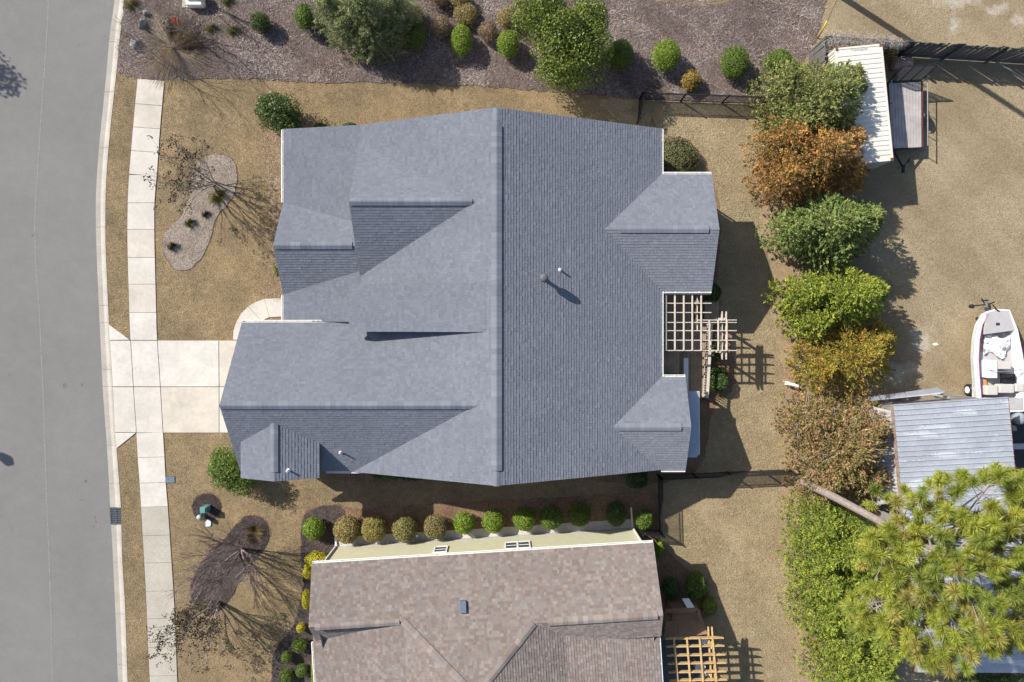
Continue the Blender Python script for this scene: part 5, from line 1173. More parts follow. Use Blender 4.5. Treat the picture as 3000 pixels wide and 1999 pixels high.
for sd, edge in ((1, T1.lerp(T2, 0.52)), (-1, T0.lerp(T3, 0.52))):
    c_ = Vector((edge.x + sd*0.20, edge.y, 0.34))
    wh = MB().tube([c_ - Vector((0.11, 0, 0)), c_ - Vector((0.07, 0, 0)), c_ + Vector((0.07, 0, 0)), c_ + Vector((0.11, 0, 0))], [0.28, 0.34, 0.34, 0.28], 20).build('wheel', M_black, trl, True)
    MB().tube([c_ + Vector((sd*0.105, 0, 0)), c_ + Vector((sd*0.118, 0, 0))], 0.19, 16).build('rim', M_steel, wh)
    fd = MB(); ar = [(c_ + Vector((0, math.cos(t_)*0.48, math.sin(t_)*0.42))) for t_ in np.linspace(0.15, math.pi - 0.15, 9)]
    fd.add([p + Vector((o_, 0, 0)) for p in ar for o_ in (-0.13, 0.13)], [(2*i, 2*i+2, 2*i+3, 2*i+1) for i in range(8)]); fd.build('mudguard', M_black, trl)
# raised ramp gate at the far end
G0, G1 = T0 + Vector((0.02, 0.08, -0.02)), T1 + Vector((0, 0.08, -0.02)); up2 = Vector((0.10, 0.35, 1.25))
for p, q_ in ((G0, G0 + up2), (G1, G1 + up2), (G0.lerp(G1, 0.33), G0.lerp(G1, 0.33) + up2), (G0.lerp(G1, 0.66), G0.lerp(G1, 0.66) + up2), (G0 + up2, G1 + up2), (G0, G1)): MB().beam(p, q_, 0.045, 0.045).build('ramp_bar', M_black, trl)
M_mesh = mat('ramp_mesh', (0.05, 0.05, 0.055), 0.6)
for i in range(1, 26): t = i/26; MB().beam(G0.lerp(G0 + up2, t), G1.lerp(G1 + up2, t), 0.012, 0.008).build('mesh_wire', M_mesh, trl)
hitch = P(2646, 492, 0.5)
MB().beam(T3 + Vector((0.15, 0, -0.08)), hitch, 0.07, 0.09).build('drawbar', M_black, trl); MB().beam(T2 + Vector((-0.15, 0, -0.08)), hitch, 0.07, 0.09).build('drawbar', M_black, trl)
MB().tube([hitch + Vector((0, 0.12, -0.5)), hitch + Vector((0, 0.12, 0.35))], 0.035, 8).build('jack', M_steel, trl); MB().box(hitch.x-0.06, hitch.x+0.06, hitch.y-0.28, hitch.y+0.05, 0.44, 0.56).build('coupler', M_black, trl, bevel=0.015)
# ---------------------------------------------------------------- boat on its trailer
gz = 1.25
outer = [(2888,914),(2866,948),(2856,992),(2852,1051),(2856,1109),(2862,1168),(2868,1212),(3000,1206),(3006,1150),(3004,1089),(2996,1036),(2982,966),(2958,908),(2918,905)]
boat = tag(empty('motor_boat', P(2925, 1060)), 'white open motor boat with pink trim and grey deck on its trailer', 'boat')
ow = [P(x, y, gz) for x, y in outer]; oc = sum(ow, Vector()) / len(ow)
def shrink(p, f, z, fy=None): return Vector((oc.x + (p.x-oc.x)*f, oc.y + (p.y-oc.y)*(fy or f), z))
M_hull = mat('gelcoat', (0.78, 0.77, 0.78), 0.25, spec=0.5, noise=[(2, 0.04, 4)])
rings = [[shrink(p, 0.42, 0.42, 0.86) for p in ow], [shrink(p, 0.86, 0.75, 0.95) for p in ow], [shrink(p, 1.0, gz - 0.04) for p in ow], [shrink(p, 1.0, gz) for p in ow], [shrink(p, 0.80, gz + 0.02, 0.955) for p in ow], [shrink(p, 0.78, gz - 0.45, 0.95) for p in ow]]
mb = MB(); n = len(ow); mb.add([p for r_ in rings for p in r_], [(i*n + j, i*n + (j+1) % n, (i+1)*n + (j+1) % n, (i+1)*n + j) for i in range(5) for j in range(n)] + [tuple(5*n + j for j in range(n)), tuple(reversed(range(n)))])
mb.f = [tuple(reversed(f)) for f in mb.f]
mb.build('hull', M_hull, boat)
M_bgrey = mat('deck_grey', (0.40, 0.385, 0.385), 0.8, noise=[(3, 0.06, 5), (60, 0.15, 2)])
MB().prism([(p.x, p.y) for p in rings[5]], gz - 0.44, gz - 0.40).build('floor', M_bgrey, boat)
bd = [P(2886, 918, gz), P(2918, 909, gz), P(2954, 911, gz), P(2972, 968, gz), P(2884, 980, gz)]
bdk = MB().prism([(p.x, p.y) for p in bd], gz - 0.10, gz + 0.035).build('bow_deck', M_bgrey, boat, bevel=0.01)
p = P(2922, 950, gz); MB().box(p.x-0.10, p.x+0.10, p.y-0.07, p.y+0.07, gz + 0.036, gz + 0.045).build('hatch_plate', mat('navy', (0.03, 0.03, 0.07), 0.5), bdk)
M_pink = mat('pink_stripe', (0.48, 0.10, 0.22), 0.4); M_teal = mat('teal_stripe', (0.10, 0.35, 0.33), 0.4)
for nm, m, idx in (('trim_stripe', M_pink, range(8, 13)), ('trim_stripe', M_teal, range(0, 6))):
    mb = MB(); mb.tube([shrink(ow[i], 1.003, gz - 0.02) for i in idx], 0.015, 6); mb.build(nm, m, boat)
mb = MB(); mb.tube([shrink(ow[i], 0.80, gz + 0.03, 0.955) for i in range(0, 6)], 0.02, 6); mb.build('inner_rail', M_pink, boat)
def bbox(name, x0, x1, y0, y1, z0, z1, m, rz=0.0, bev=0.03, par=boat):
    a, b = P(x0, y1, z1), P(x1, y0, z1); return MB().box(a.x, b.x, a.y, b.y, z0, z1).build(name, m, par, bevel=bev)
M_vinyl = mat('cream_vinyl', (0.52, 0.48, 0.44), 0.55, noise=[(6, 0.06, 4)])
con = bbox('console', 2897, 2922, 1056, 1108, gz - 0.40, gz + 0.25, M_hull); bbox('dash', 2917, 2962, 1060, 1082, gz - 0.40, gz + 0.18, M_vinyl, par=con)
MB().tube([P(2898, 1084, gz + 0.3), P(2935, 1090, gz + 0.5), P(2975, 1086, gz + 0.5), P(2994, 1082, gz + 0.3)], 0.018, 6).build('windscreen_rail', M_steel, boat)
sw = P(2955, 1104, gz + 0.2); ring_ = [sw + Vector((0.17*math.cos(t_), 0.06*math.sin(t_), 0.16*math.sin(t_))) for t_ in np.linspace(0, 2*math.pi, 15)]
MB().tube(ring_, 0.018, 6).build('steering_wheel', M_black, boat); bbox('engine_cover', 2945, 2976, 1096, 1124, gz - 0.4, gz - 0.02, M_black)
for x0, x1, y0, y1 in ((2890, 2924, 1130, 1158), (2928, 2972, 1126, 1152), (2976, 3000, 1124, 1148)): bbox('seat_cushion', x0, x1, y0, y1, gz - 0.38, gz + 0.06, M_vinyl, bev=0.06)
bbox('stern_deck', 2872, 2998, 1166, 1202, gz - 0.10, gz + 0.03, M_bgrey)
MB().tube([P(2889, 1128, gz - 0.36), P(2886, 1082, gz - 0.2)], [0.07, 0.02], 8).build('oar', mat('oar_wood', (0.45, 0.19, 0.03), 0.5), boat)
cov = tag(empty('crumpled_tarp', P(2915, 1010, 0.9)), 'crumpled white and pale tarp heap inside the boat bow', 'tarp')
cmb = []; gx_, gy_ = 18, 14; pts_ = []
for j in range(gy_):
    for i in range(gx_):
        x = 2882 + 78*i/(gx_-1) ; y = 983 + 58*j/(gy_-1) - 10*math.sin(i*0.4)
        z = gz - 0.36 + 0.24*abs(math.sin(i*0.9 + j*0.5))*abs(math.cos(j*0.7 - i*0.3)) + 0.25*math.exp(-((i-12)**2 + (j-4)**2)/14)
        pts_.append(P(x, y, z))
MB().add(pts_, [(j*gx_ + i, (j+1)*gx_ + i, (j+1)*gx_ + i + 1, j*gx_ + i + 1) for j in range(gy_-1) for i in range(gx_-1) if (i + j) > 2 and not (i > 13 and j > 8)]).build('tarp_sheet', mat('tarp_white', (0.72, 0.70, 0.70), 0.6, col2=(0.50, 0.55, 0.55), noise=[(3.2, 1, 3)]), cov, True)
# trailer under the boat
bt = tag(empty('boat_trailer', P(2925, 1060)), 'steel boat trailer with spoked wheel and black winch post', 'trailer')
MB().beam(P(2905, 1200, 0.35), P(2890, 905, 0.35), 0.09, 0.1).build('frame_rail', M_steel, bt); MB().beam(P(2960, 1200, 0.35), P(2895, 905, 0.35), 0.09, 0.1).build('frame_rail', M_steel, bt)
MB().beam(P(2892, 910, 0.4), P(2888, 872, 0.45), 0.09, 0.1).build('tongue', M_steel, bt)
MB().beam(P(2886, 905, 0.4), P(2886, 903, 1.25), 0.12, 0.1).build('winch_post', M_black, bt)
for a, b in (((2886, 893, 1.1), (2848, 897, 1.0)), ((2884, 890, 1.2), (2876, 874, 1.2)), ((2900, 890, 1.2), (2914, 885, 1.2)), ((2908, 893, 1.2), (2924, 912, 1.3)), ((2916, 905, 1.3), (2928, 912, 1.3)), ((2876, 882, 1.0), (2896, 880, 1.0))): MB().tube([P(*a), P(*b)], 0.035, 6).build('winch_arm', M_black, bt)
p = P(2846, 898, 1.0); MB().lathe(p, [(0.04, -0.12), (0.11, -0.08), (0.12, 0.08), (0.03, 0.12)], 12).build('winch_drum', M_black, bt)
c_ = P(2839, 1143, 0.34); ax_ = Vector((-0.97, 0.0, 0.25)); ax_.normalize()
wheel = MB().tube([c_ - Vector((0.10, 0, 0)), c_ - Vector((0.07, 0, 0)), c_ + Vector((0.07, 0, 0)), c_ + Vector((0.10, 0, 0))], [0.27, 0.33, 0.33, 0.27], 20).build('wheel', M_black, bt, True)
MB().tube([c_ - Vector((0.125, 0, 0)), c_ - Vector((0.09, 0, 0))], [0.17, 0.19], 16).build('rim', M_hull, wheel)
a = P(2830, 1160, 0.8); MB().box(c_.x - 0.05, c_.x + 0.38, c_.y - 0.42, c_.y + 0.42, 0.62, 0.70).build('mudguard', M_vinyl, bt, bevel=0.05)
ob = tag(empty('outboard_motor', P(2985, 1225)), 'grey outboard motor cowl at the boat stern beside metal shed', 'motor')
q_ = P(2985, 1226, 1.2); MB().lathe(q_, [(0.16, -0.35), (0.30, -0.2), (0.33, 0.05), (0.26, 0.22), (0.10, 0.28)], 16).build('cowl', mat('cowl_grey', (0.25, 0.28, 0.31), 0.35), ob, True)
MB().box(q_.x - 0.08, q_.x + 0.08, q_.y - 0.1, q_.y + 0.1, 0.2, 0.9).build('leg', M_steel, ob); MB().tube([P(2965, 1198, 1.1), P(2990, 1196, 1.1), P(3010, 1186, 1.1)], [0.03, 0.09, 0.03], 8).build('white_fin', M_hull, ob, True)
tp_ = tag(empty('dark_tarp', P(2985, 1360)), 'dark green-black ground tarp beside east edge of metal shed', 'tarp')
MB().prism([tuple(P(x, y))[:2] for x, y in ((2930,1240),(3060,1235),(3070,1500),(2940,1510))], 0.012, 0.03).build('tarp_sheet', mat('tarp_dark', (0.035, 0.045, 0.045), 0.6, noise=[(2, 0.25, 5)]), tp_)
bm_ = tag(MB().beam(P(2940, 1309, 0.8), P(3060, 1307, 0.8), 0.30, 0.06).build('metal_channel', M_tin), 'pale blue-grey metal channel jutting out right of metal shed', 'beam')
# ---------------------------------------------------------------- metal shed and lean-to
shed = tag(empty('metal_shed', P(2790, 1560)), 'long shed roofed with blue-grey metal sheets under the tall pine', 'shed')
S0, S1, S2, S3 = P(2617, 1186, 2.75), P(2953, 1163, 3.1), P(3030, 1972, 3.1), P(2688, 1970, 2.75)
nsh = 52
for i in range(nsh):
    f0, f1 = i/nsh, (i+1)/nsh
    a, b, c, d = S0.lerp(S3, f0), S1.lerp(S2, f0), S1.lerp(S2, f1), S0.lerp(S3, f1)
    mb = MB(); prof = [(0.0, 0.0), (0.04, 0.04), (0.14, 0.045), (0.20, 0.0), (1.0, 0.0)]
    vs = [a.lerp(d, t) + Vector((0, 0, z + 0.002*(i % 2))) for t, z in prof] + [b.lerp(c, t) + Vector((0, 0, z + 0.002*(i % 2))) for t, z in prof]; k = len(prof)
    mb.add(vs, [(j, j+1, k+j+1, k+j) for j in range(k-1)]); mb.f = [tuple(reversed(f)) for f in mb.f]
    mb.build('roof_sheet', M_tin, shed)
M_fade = mat('faded_patch', (0.50, 0.52, 0.55), 0.6, noise=[(4, 0.15, 6), (18, 0.2, 5)])
mb = MB().prism([(p.x + dx, p.y + dy) for p, dx, dy in ((S0, .25, -.25), (S1, -.25, -.25), (S2, -.25, .25), (S3, .25, .25))], 0.0, 2.55); mb.build('wall', mat('shed_wall', (0.25, 0.24, 0.23), 0.8, noise=[(3, 0.2, 5)]), shed)
MB().beam(S0 + Vector((-0.05, 0, -0.06)), S3 + Vector((-0.05, 0, -0.06)), 0.10, 0.10).build('eave_board', mat('eave_wood', (0.28, 0.20, 0.15), 0.85, noise=[(4, 0.3, 5)]), shed)
MB().beam(S1 + Vector((0.02, 0, -0.03)), S2 + Vector((0.02, 0, -0.03)), 0.03, 0.06).build('red_edge', M_redp, shed)
for i in range(24):
    t = i/24; p = S3.lerp(S2, t); 
    MB().add([p + Vector((0, -0.02, -0.02)), p + Vector((0.45, -0.02, -0.02)), p + Vector((0.30, 0.12, -1.0)), p + Vector((-0.15, 0.12, -1.0))], [(3, 2, 1, 0)]).build('end_sheet', M_tin, shed) if i < 22 else None
lean = tag(empty('lean_to', P(2590, 1300)), 'low pale corrugated lean-to roof between brown juniper and metal shed', 'lean-to')
L0, L1, L2, L3 = P(2545, 1188, 1.9), P(2614, 1205, 2.35), P(2640, 1470, 2.35), P(2570, 1480, 1.9)
nl = 44; mb = MB(); vs = []
for i in range(nl + 1):
    a, b = L0.lerp(L3, i/nl), L1.lerp(L2, i/nl); z = 0.02*(i % 2); vs += [a + Vector((0, 0, z)), b + Vector((0, 0, z))]
mb.add(vs, [(2*i, 2*i+2, 2*i+3, 2*i+1) for i in range(nl)]); mb.build('corrugated_sheet', M_tin2, lean)
for p in (L0, L3, L0.lerp(L3, 0.5)): MB().box(p.x+0.1, p.x+0.19, p.y-0.045, p.y+0.045, 0, p.z - 0.02).build('post', M_greywood, lean)
scr = tag(empty('board_screen', P(2640, 1160)), 'bent blue-grey sheet screen in front of the metal shed', 'screen')
a, b, c = P(2505, 1172, 0.0), P(2760, 1152, 0.0), P(2830, 1168, 0.0)
sp_ = [P(2506, 1169, 1.3), P(2547, 1175, 1.3), P(2752, 1155, 1.7), P(2769, 1148, 1.7), P(2747, 1136, 1.75)]
MB().add(sp_ + [p - Vector((0, 0, 0.03)) for p in sp_], [(0,1,2,3,4),(9,8,7,6,5)] + [(i, i+5, (i+1) % 5 + 5, (i+1) % 5) for i in range(5)]).build('sheet_panel', M_tin, scr)
MB().add([P(2752, 1148, 1.3), P(2856, 1165, 1.3), P(2856, 1170, 1.2), P(2750, 1156, 1.2)], [(3,2,1,0)]).build('cap_board', M_greywood, scr)
for t in (0.1, 0.5, 0.9): p = a.lerp(b, t); MB().box(p.x-0.04, p.x+0.04, p.y-0.10, p.y-0.02, 0, 0.4 + t).build('post', M_greywood, scr)

# ---------------------------------------------------------------- neighbour's brown enclosure and cedar pergola
enc = tag(empty('brown_enclosure', P(2010, 1800)), 'brown stained timber enclosure with slatted top behind cream house', 'enclosure')
e0, e1 = P(1940, 1860, 1.9), P(2068, 1860, 1.9)
A_, B_, C_, D_ = P(1950, 1752, 0), P(2030, 1752, 0), P(2048, 1850, 0), P(1945, 1860, 0)
MB().beam(P(1950, 1790, 1.6), P(2043, 1788, 1.6), 0.22, 0.05).build('top_board', M_brownwood, enc); MB().beam(P(2043, 1788, 1.6), P(2055, 1820, 1.6), 0.2, 0.05).build('top_board', M_brownwood, enc)
for i in range(16): p = P(1952 + i*5.6, 1803, 1.45); MB().beam(p, p + Vector((0.03, -0.32, -0.15)), 0.03, 0.04).build('slat', M_brownwood, enc)
MB().prism([tuple(P(x, y))[:2] for x, y in ((1950,1700+52),(2026,1752),(2030,1785),(1950,1788))], 0.0, 1.5).build('wall', M_brownwood, enc)
for f0, f1 in ((0, 0.33), (0.335, 1.0)):
    t0, t1, b0, b1 = P(1952, 1820, 1.55), P(2060, 1818, 1.55), P(1944, 1875, 2.3), P(2073, 1858, 2.3)
    pl = [t0.lerp(t1, f0), t0.lerp(t1, f1), b0.lerp(b1, f1), b0.lerp(b1, f0)]
    MB().add(pl + [p - Vector((0, 0, 0.04)) for p in pl], [(3,2,1,0),(4,5,6,7),(0,1,5,4),(1,2,6,5),(2,3,7,6),(3,0,4,7)]).build('roof_panel', M_brownwood, enc)
for x, y in ((1952, 1862), (2050, 1848), (2040, 1790)): p = P(x, y, 1.5); MB().box(p.x-0.05, p.x+0.05, p.y-0.05, p.y+0.05, 0, 1.52).build('post', M_brownwood, enc)
wp = tag(MB().add([P(1998, 1754, 1.0), P(2018, 1753, 1.0), P(2035, 1780, 1.45), P(2013, 1782, 1.45), P(1998, 1754, 0.96), P(2018, 1753, 0.96), P(2035, 1780, 1.41), P(2013, 1782, 1.41)], [(3,2,1,0),(4,5,6,7),(0,1,5,4),(1,2,6,5),(2,3,7,6),(3,0,4,7)]).build('whiteboard', M_pvc), 'tilted white panel resting on the brown enclosure', 'white board')
per2 = tag(empty('cedar_pergola', P(2030, 1940)), 'orange cedar pergola with scalloped rafters behind the cream house', 'pergola')
for i, y in enumerate((1868, 1891, 1917, 1941, 1966, 1990, 2015, 2040)):
    taper(MB(), P(1948 + i*2, y, 2.5), P(2117 + i*2, y - 3, 2.5), 0.055, 0.20, 0.35).build('rafter', M_ced, per2)
for x0, x1 in ((1974, 1990), (2012, 2026), (2049, 2064), (2087, 2104)):
    MB().beam(P(x0, 1868, 2.72), P(x1, 2050, 2.72), 0.085, 0.05).build('purlin', M_ced, per2)
for x in (2072, 2083): taper(MB(), P(x, 1833, 2.28), P(x + 14, 2060, 2.28), 0.05, 0.20, 0.4).build('cross_beam', M_ced, per2)
for x, y in ((2082, 1880), (2090, 2020)): p = P(x, y, 2.3); MB().box(p.x-0.07, p.x+0.07, p.y-0.07, p.y+0.07, 0, 2.45).build('post', M_ced, per2)
pt2 = tag(MB().prism([tuple(P(x, y))[:2] for x, y in ((1930,1850),(2075,1850),(2090,2100),(1930,2100))], 0.02, 0.10).build('patio_slab', mat('dark_patio', (0.085, 0.09, 0.10), 0.85, noise=[(3, 0.15, 5)])), 'dark grey patio slab beneath the cedar pergola', 'patio')
for i, (x, y, w, d_, lab) in enumerate(((2066, 1878, 0.42, 0.40, 'white patio chair under the top corner of cedar pergola'), (2048, 1950, 0.42, 0.42, 'white patio chair in the middle below cedar pergola'), (2062, 1978, 0.45, 0.42, 'white patio chair nearest bottom edge below cedar pergola'))):
    ch = tag(empty('patio_chair', P(x, y)), lab, 'chair', 'white chairs under the cedar pergola'); p = P(x, y, 0.5)
    MB().box(p.x-w/2, p.x+w/2, p.y-d_/2, p.y+d_/2, 0.50, 0.55).build('seat', M_pvc, ch, bevel=0.015); MB().box(p.x+w/2-0.04, p.x+w/2, p.y-d_/2, p.y+d_/2, 0.56, 1.0).build('backrest', M_pvc, ch, bevel=0.015)
    for sx in (-1, 1):
        for sy in (-1, 1): MB().box(p.x+sx*(w/2-0.03)-0.02, p.x+sx*(w/2-0.03)+0.02, p.y+sy*(d_/2-0.03)-0.02, p.y+sy*(d_/2-0.03)+0.02, 0.10, 0.50).build('leg', M_pvc, ch)
# ---------------------------------------------------------------- street and garden fittings
dr = tag(empty('storm_drain', P(337, 1512, -0.05)), 'dark iron storm drain grate set in the kerb', 'drain')
qd = [w2(line_x(kerb_in, 1489), 1489), w2(line_x(kerb_out, 1489), 1489), w2(line_x(kerb_out, 1537), 1537), w2(line_x(kerb_in, 1537), 1537)]
MB().prism(qd, -0.24, -0.17).build('pit', mat('pit_dark', (0.03, 0.035, 0.04), 0.8), dr)
M_iron = mat('cast_iron', (0.07, 0.085, 0.10), 0.6, noise=[(20, 0.3, 4)])
va, vb, vc, vd = [Vector((x, y, -0.085)) for x, y in qd]
for i in range(9): f = (i + 0.5)/9; MB().beam(va.lerp(vd, f), vb.lerp(vc, f), 0.055, 0.03).build('grate_bar', M_iron, dr)
for a, b in ((va, vd), (vb, vc), (va, vb), (vd, vc), (va.lerp(vb, 0.5), vd.lerp(vc, 0.5))): MB().beam(a + Vector((0,0,0.004)), b + Vector((0,0,0.004)), 0.05, 0.04).build('grate_frame', M_iron, dr)
ml = tag(empty('meter_lid', P(499, 1406)), 'blue-grey water meter lid at the sidewalk edge', 'lid'); p = P(499, 1406)
MB().box(p.x-0.26, p.x+0.26, p.y-0.18, p.y+0.18, -0.02, 0.02).build('frame', M_iron, ml, bevel=0.006); MB().box(p.x-0.235, p.x+0.235, p.y-0.155, p.y+0.155, 0.0205, 0.028).build('lid_plate', mat('lid_blue', (0.12, 0.15, 0.20), 0.6, noise=[(15, 0.15, 4)]), ml, bevel=0.004); MB().lathe((p.x-0.12, p.y+0.06, 0.028), [(0.03, 0), (0.025, 0.006)], 10).build('key_hole', M_black, ml)
ped = tag(empty('green_pedestal', P(609, 1486)), 'teal-green utility pedestal box standing in round mulch ring', 'utility box'); p = P(610, 1486, 0.0); M_ped = mat('pedestal_green', (0.10, 0.25, 0.24), 0.5, noise=[(8, 0.1, 4)])
mb = MB().box(p.x-0.16, p.x+0.16, p.y-0.15, p.y+0.15, 0, 0.62); mb.build('body', M_ped, ped, bevel=0.02); MB().add([(p.x-0.18,p.y-0.17,0.625),(p.x+0.18,p.y-0.17,0.625),(p.x+0.18,p.y+0.17,0.625),(p.x-0.18,p.y+0.17,0.625),(p.x-0.13,p.y-0.12,0.72),(p.x+0.13,p.y-0.12,0.72),(p.x+0.13,p.y+0.12,0.72),(p.x-0.13,p.y+0.12,0.72)], [(3,2,1,0),(4,5,6,7),(0,1,5,4),(1,2,6,5),(2,3,7,6),(3,0,4,7)]).build('cap', M_ped, ped)
pd2 = tag(empty('round_pedestal', P(597, 1507)), 'pale round pedestal just below the teal utility box', 'utility post'); p = P(597, 1507, 0)
MB().lathe(p, [(0.11, 0), (0.11, 0.5), (0.13, 0.52), (0.13, 0.62), (0.09, 0.66)], 16).build('body', mat('pale_green', (0.36, 0.46, 0.42), 0.5, noise=[(9, 0.15, 4)]), pd2, True); MB().lathe((p.x, p.y, 0), [(0.16, 0), (0.15, 0.04), (0.115, 0.05)], 16).build('collar', M_ped, pd2, True)
hl = tag(empty('handhole', P(611, 1532)), 'pale blue mottled stone lid on the lawn below pedestals', 'lid'); p = P(611, 1533, 0)
MB().prism([(p.x + dx, p.y + dy) for dx, dy in ((-0.15,-0.18),(0.10,-0.17),(0.15,-0.08),(0.15,0.10),(0.08,0.2),(-0.04,0.2),(-0.14,0.10))], -0.03, 0.05).build('stone_lid', mat('mottled_blue', (0.52, 0.60, 0.66), 0.7, noise=[(9, 0.2, 5), (40, 0.2, 4)]), hl, bevel=0.012)
cab = tag(empty('white_cabinet', P(580, 20)), 'white metal utility cabinet at the top edge of mulch bed', 'cabinet'); a, b = P(557, 27, 0), P(602, -14, 0)
MB().box(a.x, b.x, a.y, b.y, 0.1, 0.55).build('body', M_white, cab, bevel=0.01); MB().box(a.x - 0.03, b.x - 0.12, a.y + 0.30, b.y + 0.03, 0.552, 0.78).build('lid', M_white, cab, bevel=0.015); MB().box(a.x - 0.40, b.x + 0.03, a.y + 0.05, b.y + 0.05, 0.0, 0.09).build('pad', M_conc_old, cab, bevel=0.01)
rd = tag(empty('red_tray', P(516, 66)), 'small red plastic tray tipped over in the mulch', 'tray'); p0, p1 = P(503, 55), P(526, 76); ax_ = (p1 - p0).normalized(); sd_ = Vector((-ax_.y, ax_.x, 0)); mb = MB(); vs = []
for i in range(9):
    t = i/8; c0 = p0.lerp(p1, t); wv = 0.17*math.sin(math.pi*(0.15 + 0.7*t))
    vs += [c0 + sd_*wv + Vector((0, 0, 0.22)), c0 + sd_*wv*0.5 + Vector((0, 0, 0.07)), c0 - sd_*wv*0.5 + Vector((0, 0, 0.05)), c0 - sd_*wv + Vector((0, 0, 0.16))]
mb.add(vs, [(4*i+j, 4*i+j+1, 4*i+j+5, 4*i+j+4) for i in range(8) for j in range(3)]).build('shell', mat('red_plastic', (0.45, 0.05, 0.03), 0.45), rd, True)
MB().tube([p0 + Vector((0, 0, 0.2)), p0.lerp(p1, 0.5) + sd_*0.25 + Vector((0, 0, 0.28)), p1 + Vector((0, 0, 0.2))], 0.018, 6).build('handle', mat('red_plastic'), rd)
wf = tag(empty('stick_frame', P(484, 72)), 'pale bare wooden frame lying left of the red tray', 'frame'); cs = [P(472, 70, 0.06), P(483, 60, 0.06), P(498, 70, 0.06), P(488, 82, 0.06)]
for i in range(4): MB().tube([cs[i], cs[(i+1) % 4]], 0.03, 6).build('stick', M_greybark, wf)
def rock(label, x, y, sx, sy, h, seed, rz):
    bm = bmesh.new(); bmesh.ops.create_icosphere(bm, subdivisions=3, radius=1.0); p = P(x, y)
    for v in bm.verts:
        c = v.co; k = 1 + 0.18*math.sin(c.x*3+seed)*math.cos(c.y*4+seed) + 0.12*math.sin(c.z*6+seed*2+c.x*5); q_ = Matrix.Rotation(rz, 3, 'Z') @ Vector((c.x*sx*k, c.y*sy*k, c.z*h*k)); v.co = q_ + Vector((p.x, p.y, h*0.5))
    me = bpy.data.meshes.new('rock'); bm.to_mesh(me); bm.free(); tag(link('rock', me, mat('rock_grey', (0.22, 0.215, 0.205), 0.85, noise=[(4, 0.4, 6), (20, 0.3, 5)], bump=[(12, 0.6, 0.04)])), label, 'rock', 'rocks in the mulch bed')
rock('tall pale grey rock beside kerb left of the red tray', 426, 76, 0.16, 0.36, 0.35, 1.0, -0.35); rock('broad mottled rock left of the ornamental grass', 402, 134, 0.26, 0.30, 0.28, 2.4, 0.4); rock('small grey rock above the tall pale rock', 431, 42, 0.15, 0.16, 0.2, 4.0, 0.0)
lamp = tag(empty('street_lamp', (-33.9, -3.5, 0)), 'black street lamp on the far verge casting shadow on road', 'lamp')
MB().tube([(-33.9, -3.5, 0), (-33.9, -3.5, 5.3)], [0.09, 0.06], 10).build('post', M_black, lamp); MB().lathe((-33.9, -3.5, 5.3), [(0.08, 0), (0.22, 0.08), (0.30, 0.45), (0.14, 0.62), (0.03, 0.72)], 12).build('lantern', M_black, lamp, True)
lt = tag(MB().prism([tuple(P(x, y))[:2] for x, y in ((2733,1006),(2743,1005),(2749,1010),(2740,1013),(2732,1011))], 0.006, 0.03).build('litter_scrap', M_pvc), 'white paper scrap on the ground right of golden juniper', 'litter')
# ---------------------------------------------------------------- the dog
dg = bpy.data.meshes.new('dog')
dirv = (P(2336, 1129) - P(2284, 1114)); dirv.z = 0; dirv.normalize(); sdv = Vector((-dirv.y, dirv.x, 0)); o_ = P(2308, 1124)
def DP(f, s_, z): return o_ + dirv*f + sdv*s_ + Vector((0, 0, z))
nodes = {'pelvis': (-0.14, 0, 0.42, 0.085), 'waist': (0.03, 0, 0.43, 0.075), 'chest': (0.20, 0, 0.41, 0.10), 'neck': (0.30, 0, 0.50, 0.06), 'head': (0.40, 0, 0.56, 0.072), 'muzzle': (0.49, 0, 0.53, 0.042), 'nose': (0.545, 0, 0.52, 0.03),
    'tail1': (-0.24, 0, 0.45, 0.03), 'tail2': (-0.36, 0.01, 0.46, 0.022), 'tail3': (-0.47, 0.03, 0.48, 0.014)}
edges = [('pelvis','waist'),('waist','chest'),('chest','neck'),('neck','head'),('head','muzzle'),('muzzle','nose'),('pelvis','tail1'),('tail1','tail2'),('tail2','tail3')]
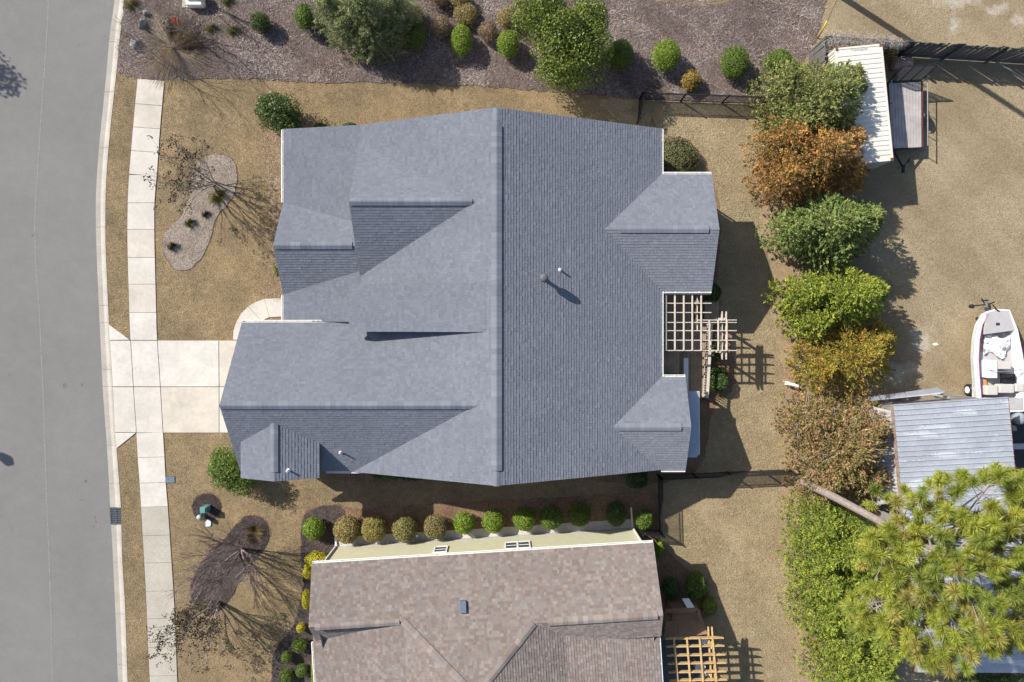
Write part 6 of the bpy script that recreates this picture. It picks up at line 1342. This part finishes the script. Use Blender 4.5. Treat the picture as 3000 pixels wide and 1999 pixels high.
for sx, sn in ((1, 'l'), (-1, 'r')):
    nodes.update({'hip'+sn: (-0.15, 0.065*sx, 0.34, 0.06), 'knee'+sn: (-0.11, 0.075*sx, 0.24, 0.04), 'hock'+sn: (-0.20, 0.075*sx, 0.14, 0.024), 'hfoot'+sn: (-0.17, 0.075*sx, 0.025, 0.026),
        'sho'+sn: (0.21, 0.065*sx, 0.32, 0.05), 'elb'+sn: (0.19, 0.07*sx, 0.22, 0.032), 'wri'+sn: (0.21, 0.07*sx, 0.11, 0.023), 'ffoot'+sn: (0.23, 0.07*sx, 0.025, 0.026), 'ear'+sn: (0.385, 0.085*sx, 0.575, 0.022), 'earb'+sn: (0.40, 0.125*sx, 0.53, 0.014)})
    edges += [('pelvis','hip'+sn),('hip'+sn,'knee'+sn),('knee'+sn,'hock'+sn),('hock'+sn,'hfoot'+sn),('chest','sho'+sn),('sho'+sn,'elb'+sn),('elb'+sn,'wri'+sn),('wri'+sn,'ffoot'+sn),('head','ear'+sn),('ear'+sn,'earb'+sn)]
keys = list(nodes); dg.from_pydata([tuple(DP(*nodes[k][:3])) for k in keys], [(keys.index(a), keys.index(b)) for a, b in edges], [])
dog = link('dog', dg); tag(dog, 'white dog with brown head trotting across the back lawn', 'dog')
sk = dog.modifiers.new('skin', 'SKIN'); 
for i, k in enumerate(keys): v = dg.skin_vertices[0].data[i]; rr = nodes[k][3]; v.radius = (rr, rr); v.use_root = (k == 'pelvis')
ss = dog.modifiers.new('sub', 'SUBSURF'); ss.levels = 2; ss.render_levels = 2
dep = bpy.context.evaluated_depsgraph_get(); ev = dog.evaluated_get(dep); me2 = bpy.data.meshes.new_from_object(ev); dog.modifiers.clear(); dog.data = me2
co = np.empty(len(me2.vertices)*3); me2.vertices.foreach_get('co', co); co = co.reshape(-1, 3); f_ = (co - np.array(o_)) @ np.array(dirv)
z_ = co[:, 2]; s__ = (co - np.array(o_)) @ np.array(sdv)
cw = np.tile(np.array([0.78, 0.76, 0.73]), (len(co), 1)); br = (f_ > 0.34) & (f_ < 0.455) & (np.abs(s__) < 0.11) & (z_ > 0.45); cw[br] = (0.26, 0.11, 0.055)
for a in list(me2.color_attributes): me2.color_attributes.remove(a)
add_cols(me2, cw); me2.polygons.foreach_set('use_smooth', np.ones(len(me2.polygons), bool)); me2.materials.append(mat('dog_coat', attr=True, rough=0.7, spec=0.2))
